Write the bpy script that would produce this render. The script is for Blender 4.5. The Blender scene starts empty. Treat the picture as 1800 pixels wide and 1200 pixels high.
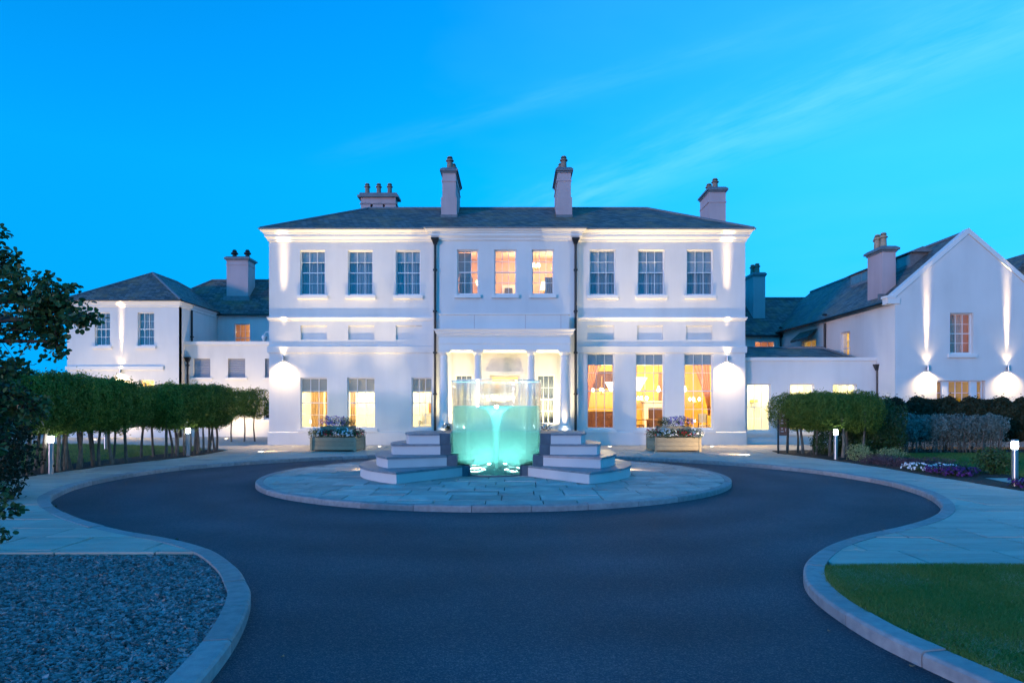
import bpy, math, random
import numpy as np
from mathutils import Vector, Matrix, noise as mnoise
R = math.radians
S = bpy.context.scene
COL = S.collection

# ------------------------------------------------------------------ camera, sky, afterglow, exposure
CAM_H = 1.8
cam = bpy.data.cameras.new('camera')
cam_o = bpy.data.objects.new('camera', cam); COL.objects.link(cam_o); S.camera = cam_o
cam_o.location = (0, 0, CAM_H); cam_o.rotation_euler = (R(90), 0, 0)
cam.sensor_width = 36; cam.lens = 24.0
cam.shift_x = -5 / 1800; cam.shift_y = 114 / 1800        # level camera with a rising front, as architectural lenses have
cam.clip_start = 0.05; cam.clip_end = 6000

SUN_EL, SUN_ROT = 1.0, 226.0
world = bpy.data.worlds.new('World'); S.world = world; world.use_nodes = True
wn = world.node_tree; W = wn.nodes; WL = wn.links
bg = W['Background']; bg.inputs[1].default_value = 0.15
sky = W.new('ShaderNodeTexSky'); sky.sky_type = 'NISHITA'; sky.sun_disc = False
sky.sun_elevation = R(SUN_EL); sky.sun_rotation = R(SUN_ROT)
sky.ozone_density = 5; sky.dust_density = 0.3; sky.air_density = 1.0
def wmath(op, a, b=None, c=None):
    n = W.new('ShaderNodeMath'); n.operation = op
    for i, v in enumerate((a, b, c)):
        if v is None: continue
        if isinstance(v, (int, float)): n.inputs[i].default_value = v
        else: WL.new(v, n.inputs[i])
    return n.outputs[0]
tint = W.new('ShaderNodeMix'); tint.data_type = 'RGBA'; tint.blend_type = 'MULTIPLY'; tint.inputs[0].default_value = 1
WL.new(sky.outputs[0], tint.inputs[6]); tint.inputs[7].default_value = (0.022, 1.52, 1.30, 1)
tc = W.new('ShaderNodeTexCoord')
lift = W.new('ShaderNodeVectorMath'); lift.operation = 'MAXIMUM'; lift.inputs[1].default_value = (-2, -2, 0.31)      # keeps the murky last degrees above the horizon out of it
WL.new(tc.outputs['Generated'], lift.inputs[0])
nrm = W.new('ShaderNodeVectorMath'); nrm.operation = 'NORMALIZE'; WL.new(lift.outputs[0], nrm.inputs[0]); WL.new(nrm.outputs[0], sky.inputs[0])
sep = W.new('ShaderNodeSeparateXYZ'); WL.new(tc.outputs['Generated'], sep.inputs[0])
zz = wmath('MAXIMUM', sep.outputs[2], 0.03)
cx = wmath('DIVIDE', sep.outputs[0], zz); cy = wmath('DIVIDE', sep.outputs[1], zz)
comb = W.new('ShaderNodeCombineXYZ'); WL.new(cx, comb.inputs[0]); WL.new(cy, comb.inputs[1])
def streak(nx, ny, off, sig, ang, seed):
    d = wmath('ADD', wmath('MULTIPLY', cx, nx), wmath('MULTIPLY', cy, ny))
    mp = W.new('ShaderNodeMapping'); mp.vector_type = 'TEXTURE'; WL.new(comb.outputs[0], mp.inputs[0])
    mp.inputs['Rotation'].default_value = (0, 0, ang); mp.inputs['Location'].default_value = (seed, 0, 0); mp.inputs['Scale'].default_value = (1.0, 0.3, 1)
    nz = W.new('ShaderNodeTexNoise'); nz.inputs['Scale'].default_value = 2.3; nz.inputs['Detail'].default_value = 7; nz.inputs['Roughness'].default_value = 0.62
    WL.new(mp.outputs[0], nz.inputs['Vector'])
    dd = wmath('SUBTRACT', d, off)
    dd = wmath('ADD', dd, wmath('MULTIPLY', wmath('SUBTRACT', nz.outputs[0], 0.5), sig * 1.6))
    g = wmath('EXPONENT', wmath('MULTIPLY', wmath('MULTIPLY', dd, dd), -1 / (2 * sig * sig)))
    k = wmath('MULTIPLY', wmath('SUBTRACT', nz.outputs[0], 0.28), 2.4)
    k = wmath('MINIMUM', wmath('MAXIMUM', k, 0), 1)
    return wmath('MULTIPLY', g, k)
s1 = streak(0.533, 0.846, 1.94, 0.055, math.atan2(-0.533, 0.846), 3.1)
s1 = wmath('MULTIPLY', s1, wmath('MINIMUM', wmath('MAXIMUM', wmath('MULTIPLY', wmath('ADD', cx, 0.9), 1.3), 0), 1))
s2 = streak(0.833, 0.553, 2.11, 0.17, math.atan2(-0.833, 0.553), 8.4)
veil = W.new('ShaderNodeTexNoise'); veil.inputs['Scale'].default_value = 0.9; veil.inputs['Detail'].default_value = 5
WL.new(comb.outputs[0], veil.inputs['Vector'])
vx = wmath('MULTIPLY', wmath('ADD', sep.outputs[0], 0.10), 1.15)
vv = wmath('MINIMUM', wmath('MAXIMUM', wmath('ADD', wmath('MULTIPLY', wmath('SUBTRACT', veil.outputs[0], 0.5), 0.8), vx), 0), 1)
cl = wmath('ADD', wmath('ADD', wmath('MULTIPLY', s1, 0.12), wmath('MULTIPLY', s2, 0.34)), wmath('MULTIPLY', vv, 0.24))
cmix = W.new('ShaderNodeMix'); cmix.data_type = 'RGBA'
WL.new(cl, cmix.inputs[0]); WL.new(tint.outputs[2], cmix.inputs[6]); cmix.inputs[7].default_value = (0.19, 0.64, 0.92, 1)
WL.new(cmix.outputs[2], bg.inputs[0])

sun = bpy.data.lights.new('afterglow', 'SUN'); sun.energy = 0.20; sun.angle = R(7); sun.color = (1.0, 0.68, 0.70)
sun_o = bpy.data.objects.new('afterglow', sun); COL.objects.link(sun_o)
sun_az = R(SUN_ROT)           # Nishita rotation: 0 = +Y, clockwise seen from above
sdir = Vector((math.sin(sun_az) * math.cos(R(SUN_EL)), math.cos(sun_az) * math.cos(R(SUN_EL)), math.sin(R(SUN_EL))))
sun_o.rotation_euler = sdir.to_track_quat('Z', 'Y').to_euler()

S.view_settings.view_transform = 'Standard'; S.view_settings.look = 'None'
S.view_settings.exposure = 3.2; S.view_settings.gamma = 1.0; S.view_settings.use_curve_mapping = False
LK = 1 / 8.0                   # the lamps are as weak as the dusk sky: the picture is exposed three stops up
S.cycles.use_denoising = True
S.cycles.max_bounces = 7; S.cycles.diffuse_bounces = 2; S.cycles.glossy_bounces = 2; S.cycles.transmission_bounces = 7
S.cycles.use_adaptive_sampling = True; S.cycles.adaptive_threshold = 0.02; S.cycles.transparent_max_bounces = 14; S.cycles.sample_clamp_indirect = 1.2; S.cycles.caustics_reflective = False; S.cycles.caustics_refractive = False

# ------------------------------------------------------------------ helpers
rng = random.Random(7)
nrng = np.random.default_rng(7)
def tag(o, label=None, cat=None, group=None, kind=None):
    if label: o['label'] = label
    if cat: o['category'] = cat
    if group: o['group'] = group
    if kind: o['kind'] = kind
    return o
def empty(name, loc=(0, 0, 0), parent=None, rz=0):
    o = bpy.data.objects.new(name, None); COL.objects.link(o); o.location = loc; o.rotation_euler = (0, 0, rz)
    o.empty_display_size = 0.2
    if parent: o.parent = parent
    return o
def thing(name, label, cat, loc=(0, 0, 0), group=None, rz=0):
    return tag(empty(name, loc, None, rz), label, cat, group)
def link(name, me, parent=None, loc=None, world=True):
    """world=True: the mesh is in world coordinates, whatever the parent's place"""
    o = bpy.data.objects.new(name, me); COL.objects.link(o)
    if parent is not None:
        o.parent = parent
        if world: o.matrix_parent_inverse = wmat(parent).inverted()
    if loc is not None: o.location = loc
    return o
def wmat(o):
    m = Matrix.LocRotScale(o.location, o.rotation_euler, o.scale)
    if o.parent: m = wmat(o.parent) @ o.matrix_parent_inverse @ m
    return m
class MB:
    def __init__(s): s.v = []; s.f = []; s.sm = []
    def add(s, vs, fs, smooth=False):
        b = len(s.v); s.v += [tuple(p) for p in vs]
        for f in fs: s.f.append([b + i for i in f]); s.sm.append(smooth)
        return s
    def box(s, x0, x1, y0, y1, z0, z1):
        return s.add([(x0,y0,z0),(x1,y0,z0),(x1,y1,z0),(x0,y1,z0),(x0,y0,z1),(x1,y0,z1),(x1,y1,z1),(x0,y1,z1)],
                     [(0,3,2,1),(4,5,6,7),(0,1,5,4),(1,2,6,5),(2,3,7,6),(3,0,4,7)])
    def quad(s, a, b, c, d): return s.add([a, b, c, d], [(0, 1, 2, 3)])
    def prism(s, poly, z0, z1, cham=0):
        """poly counter-clockwise (x, y) between z0 and z1"""
        n = len(poly)
        vs = [(p[0], p[1], z0) for p in poly] + [(p[0], p[1], z1) for p in poly]
        fs = [tuple(range(n - 1, -1, -1)), tuple(range(n, 2 * n))] + [(i, (i + 1) % n, n + (i + 1) % n, n + i) for i in range(n)]
        return s.add(vs, fs)
    def tube(s, pts, rad, n=8, caps=True, smooth=True):
        pts = [Vector(p) for p in pts]
        if not hasattr(rad, '__len__'): rad = [rad] * len(pts)
        vs = []; fs = []
        up = Vector((0, 0, 1))
        for i, p in enumerate(pts):
            t = (pts[min(i + 1, len(pts) - 1)] - pts[max(i - 1, 0)])
            t = t.normalized() if t.length > 1e-9 else Vector((0, 0, 1))
            a = t.cross(up) if abs(t.dot(up)) < 0.95 else t.cross(Vector((0, 1, 0)))
            a.normalize(); b = t.cross(a)
            for k in range(n):
                w = 2 * math.pi * k / n
                vs.append(p + (a * math.cos(w) + b * math.sin(w)) * rad[i])
        for i in range(len(pts) - 1):
            for k in range(n):
                k2 = (k + 1) % n
                fs.append((i * n + k, i * n + k2, (i + 1) * n + k2, (i + 1) * n + k))
        s.add(vs, fs, smooth)
        if caps:
            s.add([vs[k] for k in range(n)], [tuple(range(n - 1, -1, -1))])
            s.add([vs[(len(pts) - 1) * n + k] for k in range(n)], [tuple(range(n))])
        return s
    def lathe(s, prof, n=24, c=(0, 0, 0), smooth=True, close=False):
        """prof: (radius, z) from bottom to top; corners sharper than 35 degrees keep a hard edge"""
        prof = [p for i, p in enumerate(prof) if i == 0 or p != prof[i - 1]]
        runs = [[prof[0]]]; m0 = len(prof)
        for i in range(1, m0 + (1 if close else 0)):
            p = prof[i % m0]; runs[-1].append(p)
            nxt = prof[(i + 1) % m0] if (close or i < m0 - 1) else None
            if nxt is None or (close and i == m0): continue
            q = runs[-1][-2]; a1 = math.atan2(p[1] - q[1], p[0] - q[0]); a2 = math.atan2(nxt[1] - p[1], nxt[0] - p[0])
            d = abs((a2 - a1 + math.pi) % (2 * math.pi) - math.pi)
            if d > math.radians(35): runs.append([p])
        for run in runs:
            if len(run) > 1: s._lathe(run, n, c, smooth)
        return s
    def _lathe(s, prof, n, c, smooth, close=False):
        vs = []; fs = []
        for r, z in prof:
            for k in range(n):
                w = 2 * math.pi * k / n
                vs.append((c[0] + r * math.cos(w), c[1] + r * math.sin(w), c[2] + z))
        m = len(prof)
        for i in range(m if close else m - 1):
            j = (i + 1) % m
            for k in range(n):
                k2 = (k + 1) % n
                fs.append((i * n + k, i * n + k2, j * n + k2, j * n + k))
        return s.add(vs, fs, smooth)
    def disc(s, c, r, n=20, up=True):
        vs = [(c[0] + r * math.cos(2 * math.pi * k / n), c[1] + r * math.sin(2 * math.pi * k / n), c[2]) for k in range(n)]
        return s.add(vs, [tuple(range(n)) if up else tuple(range(n - 1, -1, -1))])
    def mesh(s, name, mat):
        me = bpy.data.meshes.new(name); me.from_pydata(s.v, [], s.f)
        me.polygons.foreach_set('use_smooth', s.sm)
        if mat: me.materials.append(mat)
        return me
    def build(s, name, mat, parent=None, world=True, loc=None):
        return link(name, s.mesh(name, mat), parent, loc, world)
def np_mesh(name, verts, faces_n, mat, smooth=False):
    """verts (N, k, 3): N separate k-gons"""
    N, k, _ = verts.shape
    me = bpy.data.meshes.new(name)
    me.vertices.add(N * k); me.vertices.foreach_set('co', np.ascontiguousarray(verts, dtype=np.float32).ravel())
    me.loops.add(N * k); me.loops.foreach_set('vertex_index', np.arange(N * k, dtype=np.int32))
    me.polygons.add(N); me.polygons.foreach_set('loop_start', np.arange(0, N * k, k, dtype=np.int32))
    me.polygons.foreach_set('loop_total', np.full(N, k, dtype=np.int32))
    me.update(); me.validate()
    me.materials.append(mat)
    return me
def copy_tree(o, parent=None):
    c = o.copy(); COL.objects.link(c); c.parent = parent
    if parent is not None: c.matrix_parent_inverse = o.matrix_parent_inverse
    for ch in o.children: copy_tree(ch, c)
    return c

# ------------------------------------------------------------------ materials
def newmat(name):
    m = bpy.data.materials.new(name); m.use_nodes = True
    return m, m.node_tree.nodes, m.node_tree.links, m.node_tree.nodes['Principled BSDF']
def pm(name, col, rough=0.8, var=0.2, scale=4.0, bump=0.0, bscale=40.0, metal=0.0, col2=None, spec=0.5, rnd=0.0, detail=5.0, coord='Object', stretch=None, bdist=0.02):
    m, N, L, P = newmat(name)
    P.inputs['Roughness'].default_value = rough; P.inputs['Metallic'].default_value = metal
    P.inputs['Specular IOR Level'].default_value = spec
    t = N.new('ShaderNodeTexCoord'); vec = t.outputs[coord]
    if stretch:
        mp = N.new('ShaderNodeMapping'); mp.inputs['Scale'].default_value = stretch; L.new(vec, mp.inputs[0]); vec = mp.outputs[0]
    nz = N.new('ShaderNodeTexNoise'); nz.inputs['Scale'].default_value = scale; nz.inputs['Detail'].default_value = detail
    nz.inputs['Roughness'].default_value = 0.6; L.new(vec, nz.inputs['Vector'])
    mx = N.new('ShaderNodeMix'); mx.data_type = 'RGBA'
    rp = N.new('ShaderNodeMapRange'); rp.inputs[1].default_value = 0.3; rp.inputs[2].default_value = 0.7; L.new(nz.outputs[0], rp.inputs[0])
    L.new(rp.outputs[0], mx.inputs[0])
    c2 = col2 if col2 else tuple(c * (1 - var) for c in col)
    mx.inputs[6].default_value = (*[min(1, c * (1 + (0 if col2 else var * 0.5))) for c in col], 1); mx.inputs[7].default_value = (*c2, 1)
    out = mx.outputs[2]
    if rnd:
        oi = N.new('ShaderNodeObjectInfo'); hs = N.new('ShaderNodeHueSaturation')
        mr = N.new('ShaderNodeMapRange'); mr.inputs[3].default_value = 1 - rnd; mr.inputs[4].default_value = 1 + rnd
        L.new(oi.outputs['Random'], mr.inputs[0]); L.new(mr.outputs[0], hs.inputs['Value']); L.new(out, hs.inputs['Color']); out = hs.outputs[0]
    L.new(out, P.inputs['Base Color'])
    if bump:
        b = N.new('ShaderNodeBump'); b.inputs['Strength'].default_value = bump; b.inputs['Distance'].default_value = bdist
        n2 = N.new('ShaderNodeTexNoise'); n2.inputs['Scale'].default_value = bscale; n2.inputs['Detail'].default_value = 4; L.new(vec, n2.inputs['Vector'])
        L.new(n2.outputs[0], b.inputs['Height']); L.new(b.outputs[0], P.inputs['Normal'])
    return m
def emit(name, col, strength):
    m, N, L, P = newmat(name)
    P.inputs['Base Color'].default_value = (*col, 1); P.inputs['Emission Color'].default_value = (*col, 1)
    P.inputs['Emission Strength'].default_value = strength * LK
    return m
def glass_mat(name, tint=(0.94, 0.97, 0.97), base=0.05, edge=0.55, rough=0.01):
    m, N, L, P = newmat(name); N.remove(P)
    tr = N.new('ShaderNodeBsdfTransparent'); tr.inputs[0].default_value = (*tint, 1)
    gl = N.new('ShaderNodeBsdfGlossy'); gl.inputs['Roughness'].default_value = rough
    lw = N.new('ShaderNodeLayerWeight'); lw.inputs[0].default_value = 0.5
    pw = N.new('ShaderNodeMath'); pw.operation = 'POWER'; pw.inputs[1].default_value = 4; L.new(lw.outputs['Facing'], pw.inputs[0])
    ma = N.new('ShaderNodeMath'); ma.operation = 'MULTIPLY_ADD'; ma.inputs[1].default_value = edge; ma.inputs[2].default_value = base; L.new(pw.outputs[0], ma.inputs[0])
    mx = N.new('ShaderNodeMixShader'); L.new(ma.outputs[0], mx.inputs[0]); L.new(tr.outputs[0], mx.inputs[1]); L.new(gl.outputs[0], mx.inputs[2])
    L.new(mx.outputs[0], N['Material Output'].inputs[0])
    return m
def leaf_mat(name, c1, c2, trans=0.35, rough=0.55, rnd=0.25, scale=2.5):
    m, N, L, P = newmat(name)
    P.inputs['Roughness'].default_value = rough; P.inputs['Specular IOR Level'].default_value = 0.35
    g = N.new('ShaderNodeNewGeometry'); t = N.new('ShaderNodeTexCoord')
    nz = N.new('ShaderNodeTexNoise'); nz.inputs['Scale'].default_value = scale; L.new(t.outputs['Object'], nz.inputs['Vector'])
    ad = N.new('ShaderNodeMath'); ad.operation = 'ADD'; L.new(g.outputs['Random Per Island'], ad.inputs[0]); L.new(nz.outputs[0], ad.inputs[1])
    mr = N.new('ShaderNodeMapRange'); mr.inputs[1].default_value = 0.3; mr.inputs[2].default_value = 1.4; L.new(ad.outputs[0], mr.inputs[0])
    mx = N.new('ShaderNodeMix'); mx.data_type = 'RGBA'; mx.inputs[6].default_value = (*c1, 1); mx.inputs[7].default_value = (*c2, 1); L.new(mr.outputs[0], mx.inputs[0])
    oi = N.new('ShaderNodeObjectInfo'); hs = N.new('ShaderNodeHueSaturation'); m2 = N.new('ShaderNodeMapRange')
    m2.inputs[3].default_value = 1 - rnd; m2.inputs[4].default_value = 1 + rnd; L.new(oi.outputs['Random'], m2.inputs[0]); L.new(m2.outputs[0], hs.inputs['Value']); L.new(mx.outputs[2], hs.inputs['Color'])
    L.new(hs.outputs[0], P.inputs['Base Color'])
    tl = N.new('ShaderNodeBsdfTranslucent'); L.new(hs.outputs[0], tl.inputs[0])
    ms = N.new('ShaderNodeMixShader'); ms.inputs[0].default_value = trans; L.new(P.outputs[0], ms.inputs[1]); L.new(tl.outputs[0], ms.inputs[2])
    L.new(ms.outputs[0], N['Material Output'].inputs[0])
    return m
M = {}
def stucco(name, col, dirt=0.13):
    m, N, L, P = newmat(name); P.inputs['Roughness'].default_value = 0.85; P.inputs['Specular IOR Level'].default_value = 0.25
    t = N.new('ShaderNodeTexCoord')
    n1 = N.new('ShaderNodeTexNoise'); n1.inputs['Scale'].default_value = 0.55; n1.inputs['Detail'].default_value = 6; L.new(t.outputs['Object'], n1.inputs['Vector'])
    mp = N.new('ShaderNodeMapping'); mp.inputs['Scale'].default_value = (1.7, 1.7, 0.25); L.new(t.outputs['Object'], mp.inputs[0])
    n2 = N.new('ShaderNodeTexNoise'); n2.inputs['Scale'].default_value = 1.0; n2.inputs['Detail'].default_value = 6; L.new(mp.outputs[0], n2.inputs['Vector'])
    ml = N.new('ShaderNodeMath'); ml.operation = 'MULTIPLY'; L.new(n1.outputs[0], ml.inputs[0]); L.new(n2.outputs[0], ml.inputs[1])
    mr = N.new('ShaderNodeMapRange'); mr.inputs[1].default_value = 0.12; mr.inputs[2].default_value = 0.42; L.new(ml.outputs[0], mr.inputs[0])
    mx = N.new('ShaderNodeMix'); mx.data_type = 'RGBA'; mx.inputs[6].default_value = (*col, 1); mx.inputs[7].default_value = (*[c * (1 - dirt) for c in col], 1); L.new(mr.outputs[0], mx.inputs[0])
    L.new(mx.outputs[2], P.inputs['Base Color'])
    b = N.new('ShaderNodeBump'); b.inputs['Strength'].default_value = 0.35; b.inputs['Distance'].default_value = 0.012
    n3 = N.new('ShaderNodeTexNoise'); n3.inputs['Scale'].default_value = 3.0; n3.inputs['Detail'].default_value = 8; n3.inputs['Roughness'].default_value = 0.7; L.new(t.outputs['Object'], n3.inputs['Vector'])
    L.new(n3.outputs[0], b.inputs['Height']); L.new(b.outputs[0], P.inputs['Normal'])
    return m
def slate_mat(name, brick_scale=4.0):
    m, N, L, P = newmat(name); P.inputs['Roughness'].default_value = 0.6
    t = N.new('ShaderNodeTexCoord'); sp = N.new('ShaderNodeSeparateXYZ'); L.new(t.outputs['Object'], sp.inputs[0])
    ad = N.new('ShaderNodeMath'); ad.operation = 'ADD'; L.new(sp.outputs[0], ad.inputs[0]); L.new(sp.outputs[1], ad.inputs[1])
    cb = N.new('ShaderNodeCombineXYZ'); L.new(ad.outputs[0], cb.inputs[0]); L.new(sp.outputs[2], cb.inputs[1])
    br = N.new('ShaderNodeTexBrick'); L.new(cb.outputs[0], br.inputs['Vector']); br.inputs['Scale'].default_value = 1.0
    br.inputs['Brick Width'].default_value = 0.26; br.inputs['Row Height'].default_value = 0.105; br.inputs['Mortar Size'].default_value = 0.012
    br.inputs['Mortar Smooth'].default_value = 0.3; br.inputs['Bias'].default_value = -0.1
    br.inputs['Color1'].default_value = (0.055, 0.065, 0.07, 1); br.inputs['Color2'].default_value = (0.19, 0.20, 0.20, 1); br.inputs['Mortar'].default_value = (0.012, 0.012, 0.014, 1)
    nz = N.new('ShaderNodeTexNoise'); nz.inputs['Scale'].default_value = 1.1; nz.inputs['Detail'].default_value = 8; nz.inputs['Roughness'].default_value = 0.72; L.new(t.outputs['Object'], nz.inputs['Vector'])
    mr = N.new('ShaderNodeMapRange'); mr.inputs[1].default_value = 0.47; mr.inputs[2].default_value = 0.75; L.new(nz.outputs[0], mr.inputs[0])
    mx = N.new('ShaderNodeMix'); mx.data_type = 'RGBA'; L.new(mr.outputs[0], mx.inputs[0]); L.new(br.outputs[0], mx.inputs[6]); mx.inputs[7].default_value = (0.26, 0.17, 0.07, 1)
    L.new(mx.outputs[2], P.inputs['Base Color'])
    b = N.new('ShaderNodeBump'); b.inputs['Strength'].default_value = 0.8; b.inputs['Distance'].default_value = 0.02; L.new(br.outputs['Color'], b.inputs['Height']); L.new(b.outputs[0], P.inputs['Normal'])
    return m
def asphalt_mat():
    m, N, L, P = newmat('asphalt'); P.inputs['Roughness'].default_value = 0.8; P.inputs['Specular IOR Level'].default_value = 0.3
    t = N.new('ShaderNodeTexCoord')
    v = N.new('ShaderNodeTexVoronoi'); v.inputs['Scale'].default_value = 105; L.new(t.outputs['Object'], v.inputs['Vector'])
    n = N.new('ShaderNodeTexNoise'); n.inputs['Scale'].default_value = 0.35; n.inputs['Detail'].default_value = 5; L.new(t.outputs['Object'], n.inputs['Vector'])
    n4 = N.new('ShaderNodeTexNoise'); n4.inputs['Scale'].default_value = 26; n4.inputs['Detail'].default_value = 3; L.new(t.outputs['Object'], n4.inputs['Vector'])
    sp = N.new('ShaderNodeSeparateColor'); L.new(v.outputs['Color'], sp.inputs[0])
    pw = N.new('ShaderNodeMath'); pw.operation = 'POWER'; pw.inputs[1].default_value = 3.0; L.new(sp.outputs[0], pw.inputs[0])
    ml = N.new('ShaderNodeMath'); ml.operation = 'MULTIPLY'; L.new(pw.outputs[0], ml.inputs[0]); L.new(n4.outputs[0], ml.inputs[1])
    mx = N.new('ShaderNodeMix'); mx.data_type = 'RGBA'; L.new(ml.outputs[0], mx.inputs[0]); mx.inputs[6].default_value = (0.028, 0.050, 0.072, 1); mx.inputs[7].default_value = (0.20, 0.20, 0.20, 1)
    m2 = N.new('ShaderNodeMix'); m2.data_type = 'RGBA'; m2.blend_type = 'MULTIPLY'; m2.inputs[0].default_value = 1; L.new(mx.outputs[2], m2.inputs[6])
    mr = N.new('ShaderNodeMapRange'); mr.inputs[1].default_value = 0.3; mr.inputs[2].default_value = 0.7; mr.inputs[3].default_value = 0.68; mr.inputs[4].default_value = 1.3; L.new(n.outputs[0], mr.inputs[0])
    # two faint rings polished by tyres round the island
    ds = N.new('ShaderNodeVectorMath'); ds.operation = 'DISTANCE'; ds.inputs[1].default_value = (-0.48, 17.0, 0); L.new(t.outputs['Object'], ds.inputs[0])
    sn = N.new('ShaderNodeMath'); sn.operation = 'SINE'; m8 = N.new('ShaderNodeMath'); m8.operation = 'MULTIPLY'; m8.inputs[1].default_value = 4.2; L.new(ds.outputs['Value'], m8.inputs[0]); L.new(m8.outputs[0], sn.inputs[0])
    m9 = N.new('ShaderNodeMath'); m9.operation = 'MULTIPLY_ADD'; m9.inputs[1].default_value = 0.10; m9.inputs[2].default_value = 1.0; L.new(sn.outputs[0], m9.inputs[0])
    m7 = N.new('ShaderNodeMath'); m7.operation = 'MULTIPLY'; L.new(mr.outputs[0], m7.inputs[0]); L.new(m9.outputs[0], m7.inputs[1]); mr = m7
    cr = N.new('ShaderNodeCombineColor'); [L.new(mr.outputs[0], cr.inputs[i]) for i in range(3)]; L.new(cr.outputs[0], m2.inputs[7])
    L.new(m2.outputs[2], P.inputs['Base Color'])
    b = N.new('ShaderNodeBump'); b.inputs['Strength'].default_value = 0.7; b.inputs['Distance'].default_value = 0.006; L.new(v.outputs['Distance'], b.inputs['Height']); L.new(b.outputs[0], P.inputs['Normal'])
    return m
M['stucco'] = stucco('white_stucco', (0.76, 0.75, 0.73))
M['trim'] = stucco('painted_trim', (0.80, 0.79, 0.77), 0.06)
M['chimney'] = stucco('chimney_render', (0.55, 0.43, 0.44), 0.22)
M['column'] = stucco('column_paint', (0.80, 0.78, 0.74), 0.04)
M['slate'] = slate_mat('roof_slate')
M['asphalt'] = asphalt_mat()
M['lead'] = pm('lead', (0.17, 0.19, 0.21), 0.5, 0.25, 6)
M['black'] = pm('black_iron', (0.012, 0.012, 0.014), 0.4, 0.2, 8)
M['sash'] = pm('sash_paint', (0.80, 0.80, 0.80), 0.45, 0.05, 6)
M['glass'] = glass_mat('window_glass')
M['pot'] = pm('clay_pot', (0.30, 0.22, 0.17), 0.8, 0.3, 9)
M['flag'] = pm('sandstone_flag', (0.52, 0.47, 0.43), 0.75, 0, 2.2, 0.55, 9, rnd=0.22, col2=(0.31, 0.285, 0.27), stretch=(1, 1, 1), coord='Object', bdist=0.02)
M['flag2'] = pm('riven_stone_flag', (0.52, 0.47, 0.41), 0.75, 0, 1.6, 0.8, 5, rnd=0.12, col2=(0.37, 0.33, 0.29), stretch=(0.6, 2.4, 1), bdist=0.03)
M['mortar'] = pm('mortar_bed', (0.075, 0.07, 0.065), 0.95, 0.3, 20, 0.3, 90)
M['kerb'] = pm('granite_kerb', (0.34, 0.33, 0.33), 0.75, 0, 9, 0.5, 120, rnd=0.14, col2=(0.22, 0.22, 0.23), bdist=0.006)
M['soil'] = pm('bark_soil', (0.045, 0.03, 0.022), 0.95, 0.5, 30, 1.0, 45, bdist=0.04)
M['chip'] = pm('slate_chip', (0.13, 0.14, 0.15), 0.55, 0.6, 14)
M['lawn'] = pm('lawn_turf', (0.07, 0.12, 0.025), 0.95, 0, 6, 1.0, 70, col2=(0.04, 0.075, 0.018), bdist=0.03)
M['field'] = pm('far_field', (0.035, 0.06, 0.02), 0.95, 0.4, 0.02)
M['wood'] = pm('weathered_planter_wood', (0.50, 0.38, 0.24), 0.75, 0, 5, 0.3, 30, rnd=0.15, col2=(0.30, 0.25, 0.19), stretch=(1, 1, 9), bdist=0.006)
M['bark'] = pm('bark', (0.20, 0.165, 0.13), 0.9, 0, 14, 0.8, 30, rnd=0.25, col2=(0.07, 0.055, 0.045), stretch=(1, 1, 0.35), bdist=0.02)
M['dbark'] = pm('dark_bark', (0.045, 0.035, 0.03), 0.9, 0.4, 12)
M['steel'] = pm('brushed_steel', (0.42, 0.43, 0.45), 0.32, 0.12, 5, metal=1.0, stretch=(20, 20, 1))
# ------------------------------------------------------------------ ground, road, kerbs, paving
def catmull(pts, per=8):
    P = [Vector(p) for p in pts]; out = []
    for i in range(len(P) - 1):
        p0 = P[max(i - 1, 0)]; p1 = P[i]; p2 = P[i + 1]; p3 = P[min(i + 2, len(P) - 1)]
        for k in range(per):
            t = k / per
            out.append(0.5 * ((2 * p1) + (p2 - p0) * t + (2 * p0 - 5 * p1 + 4 * p2 - p3) * t * t + (3 * p1 - p0 - 3 * p2 + p3) * t ** 3))
    out.append(P[-1]); return out
def resample(pts, step):
    d = [0]
    for a, b in zip(pts, pts[1:]): d.append(d[-1] + (b - a).length)
    n = max(2, int(round(d[-1] / step))); out = []; j = 0
    for i in range(n + 1):
        s = d[-1] * i / n
        while j < len(d) - 2 and d[j + 1] < s: j += 1
        f = (s - d[j]) / max(1e-9, d[j + 1] - d[j]); out.append(pts[j].lerp(pts[j + 1], f))
    return out
def clip_poly(sub, x0, x1, y0, y1):
    """any simple polygon against an axis-aligned rectangle"""
    for ax, val, keep in ((0, x0, 1), (0, x1, -1), (1, y0, 1), (1, y1, -1)):
        out = []
        for i in range(len(sub)):
            a = sub[i]; b = sub[(i + 1) % len(sub)]
            ia = (a[ax] - val) * keep >= 0; ib = (b[ax] - val) * keep >= 0
            if ia: out.append(a)
            if ia != ib:
                t = (val - a[ax]) / (b[ax] - a[ax]); out.append((a[0] + (b[0] - a[0]) * t, a[1] + (b[1] - a[1]) * t))
        sub = out
        if len(sub) < 3: return []
    return sub
def area(p): return 0.5 * sum(p[i][0] * p[(i + 1) % len(p)][1] - p[(i + 1) % len(p)][0] * p[i][1] for i in range(len(p)))
def tidy(p, eps=0.004):
    out = []
    for q in p:
        if not out or (abs(q[0] - out[-1][0]) + abs(q[1] - out[-1][1])) > eps: out.append(q)
    while len(out) > 2 and abs(out[0][0] - out[-1][0]) + abs(out[0][1] - out[-1][1]) < eps: out.pop()
    return out
def struct(name, mb, mat):
    return tag(mb.build(name, mat), kind='structure')

g = MB(); n = 40
ring = [(3000 * math.cos(2 * math.pi * k / n), 3000 * math.sin(2 * math.pi * k / n), -0.06) for k in range(n)]
g.add(ring, [tuple(range(n))]); struct('ground', g, M['field'])
g = MB(); g.quad((-15, -8, 0), (13.5, -8, 0), (13.5, 27, 0), (-15, 27, 0)); struct('road', g, M['asphalt'])

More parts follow.
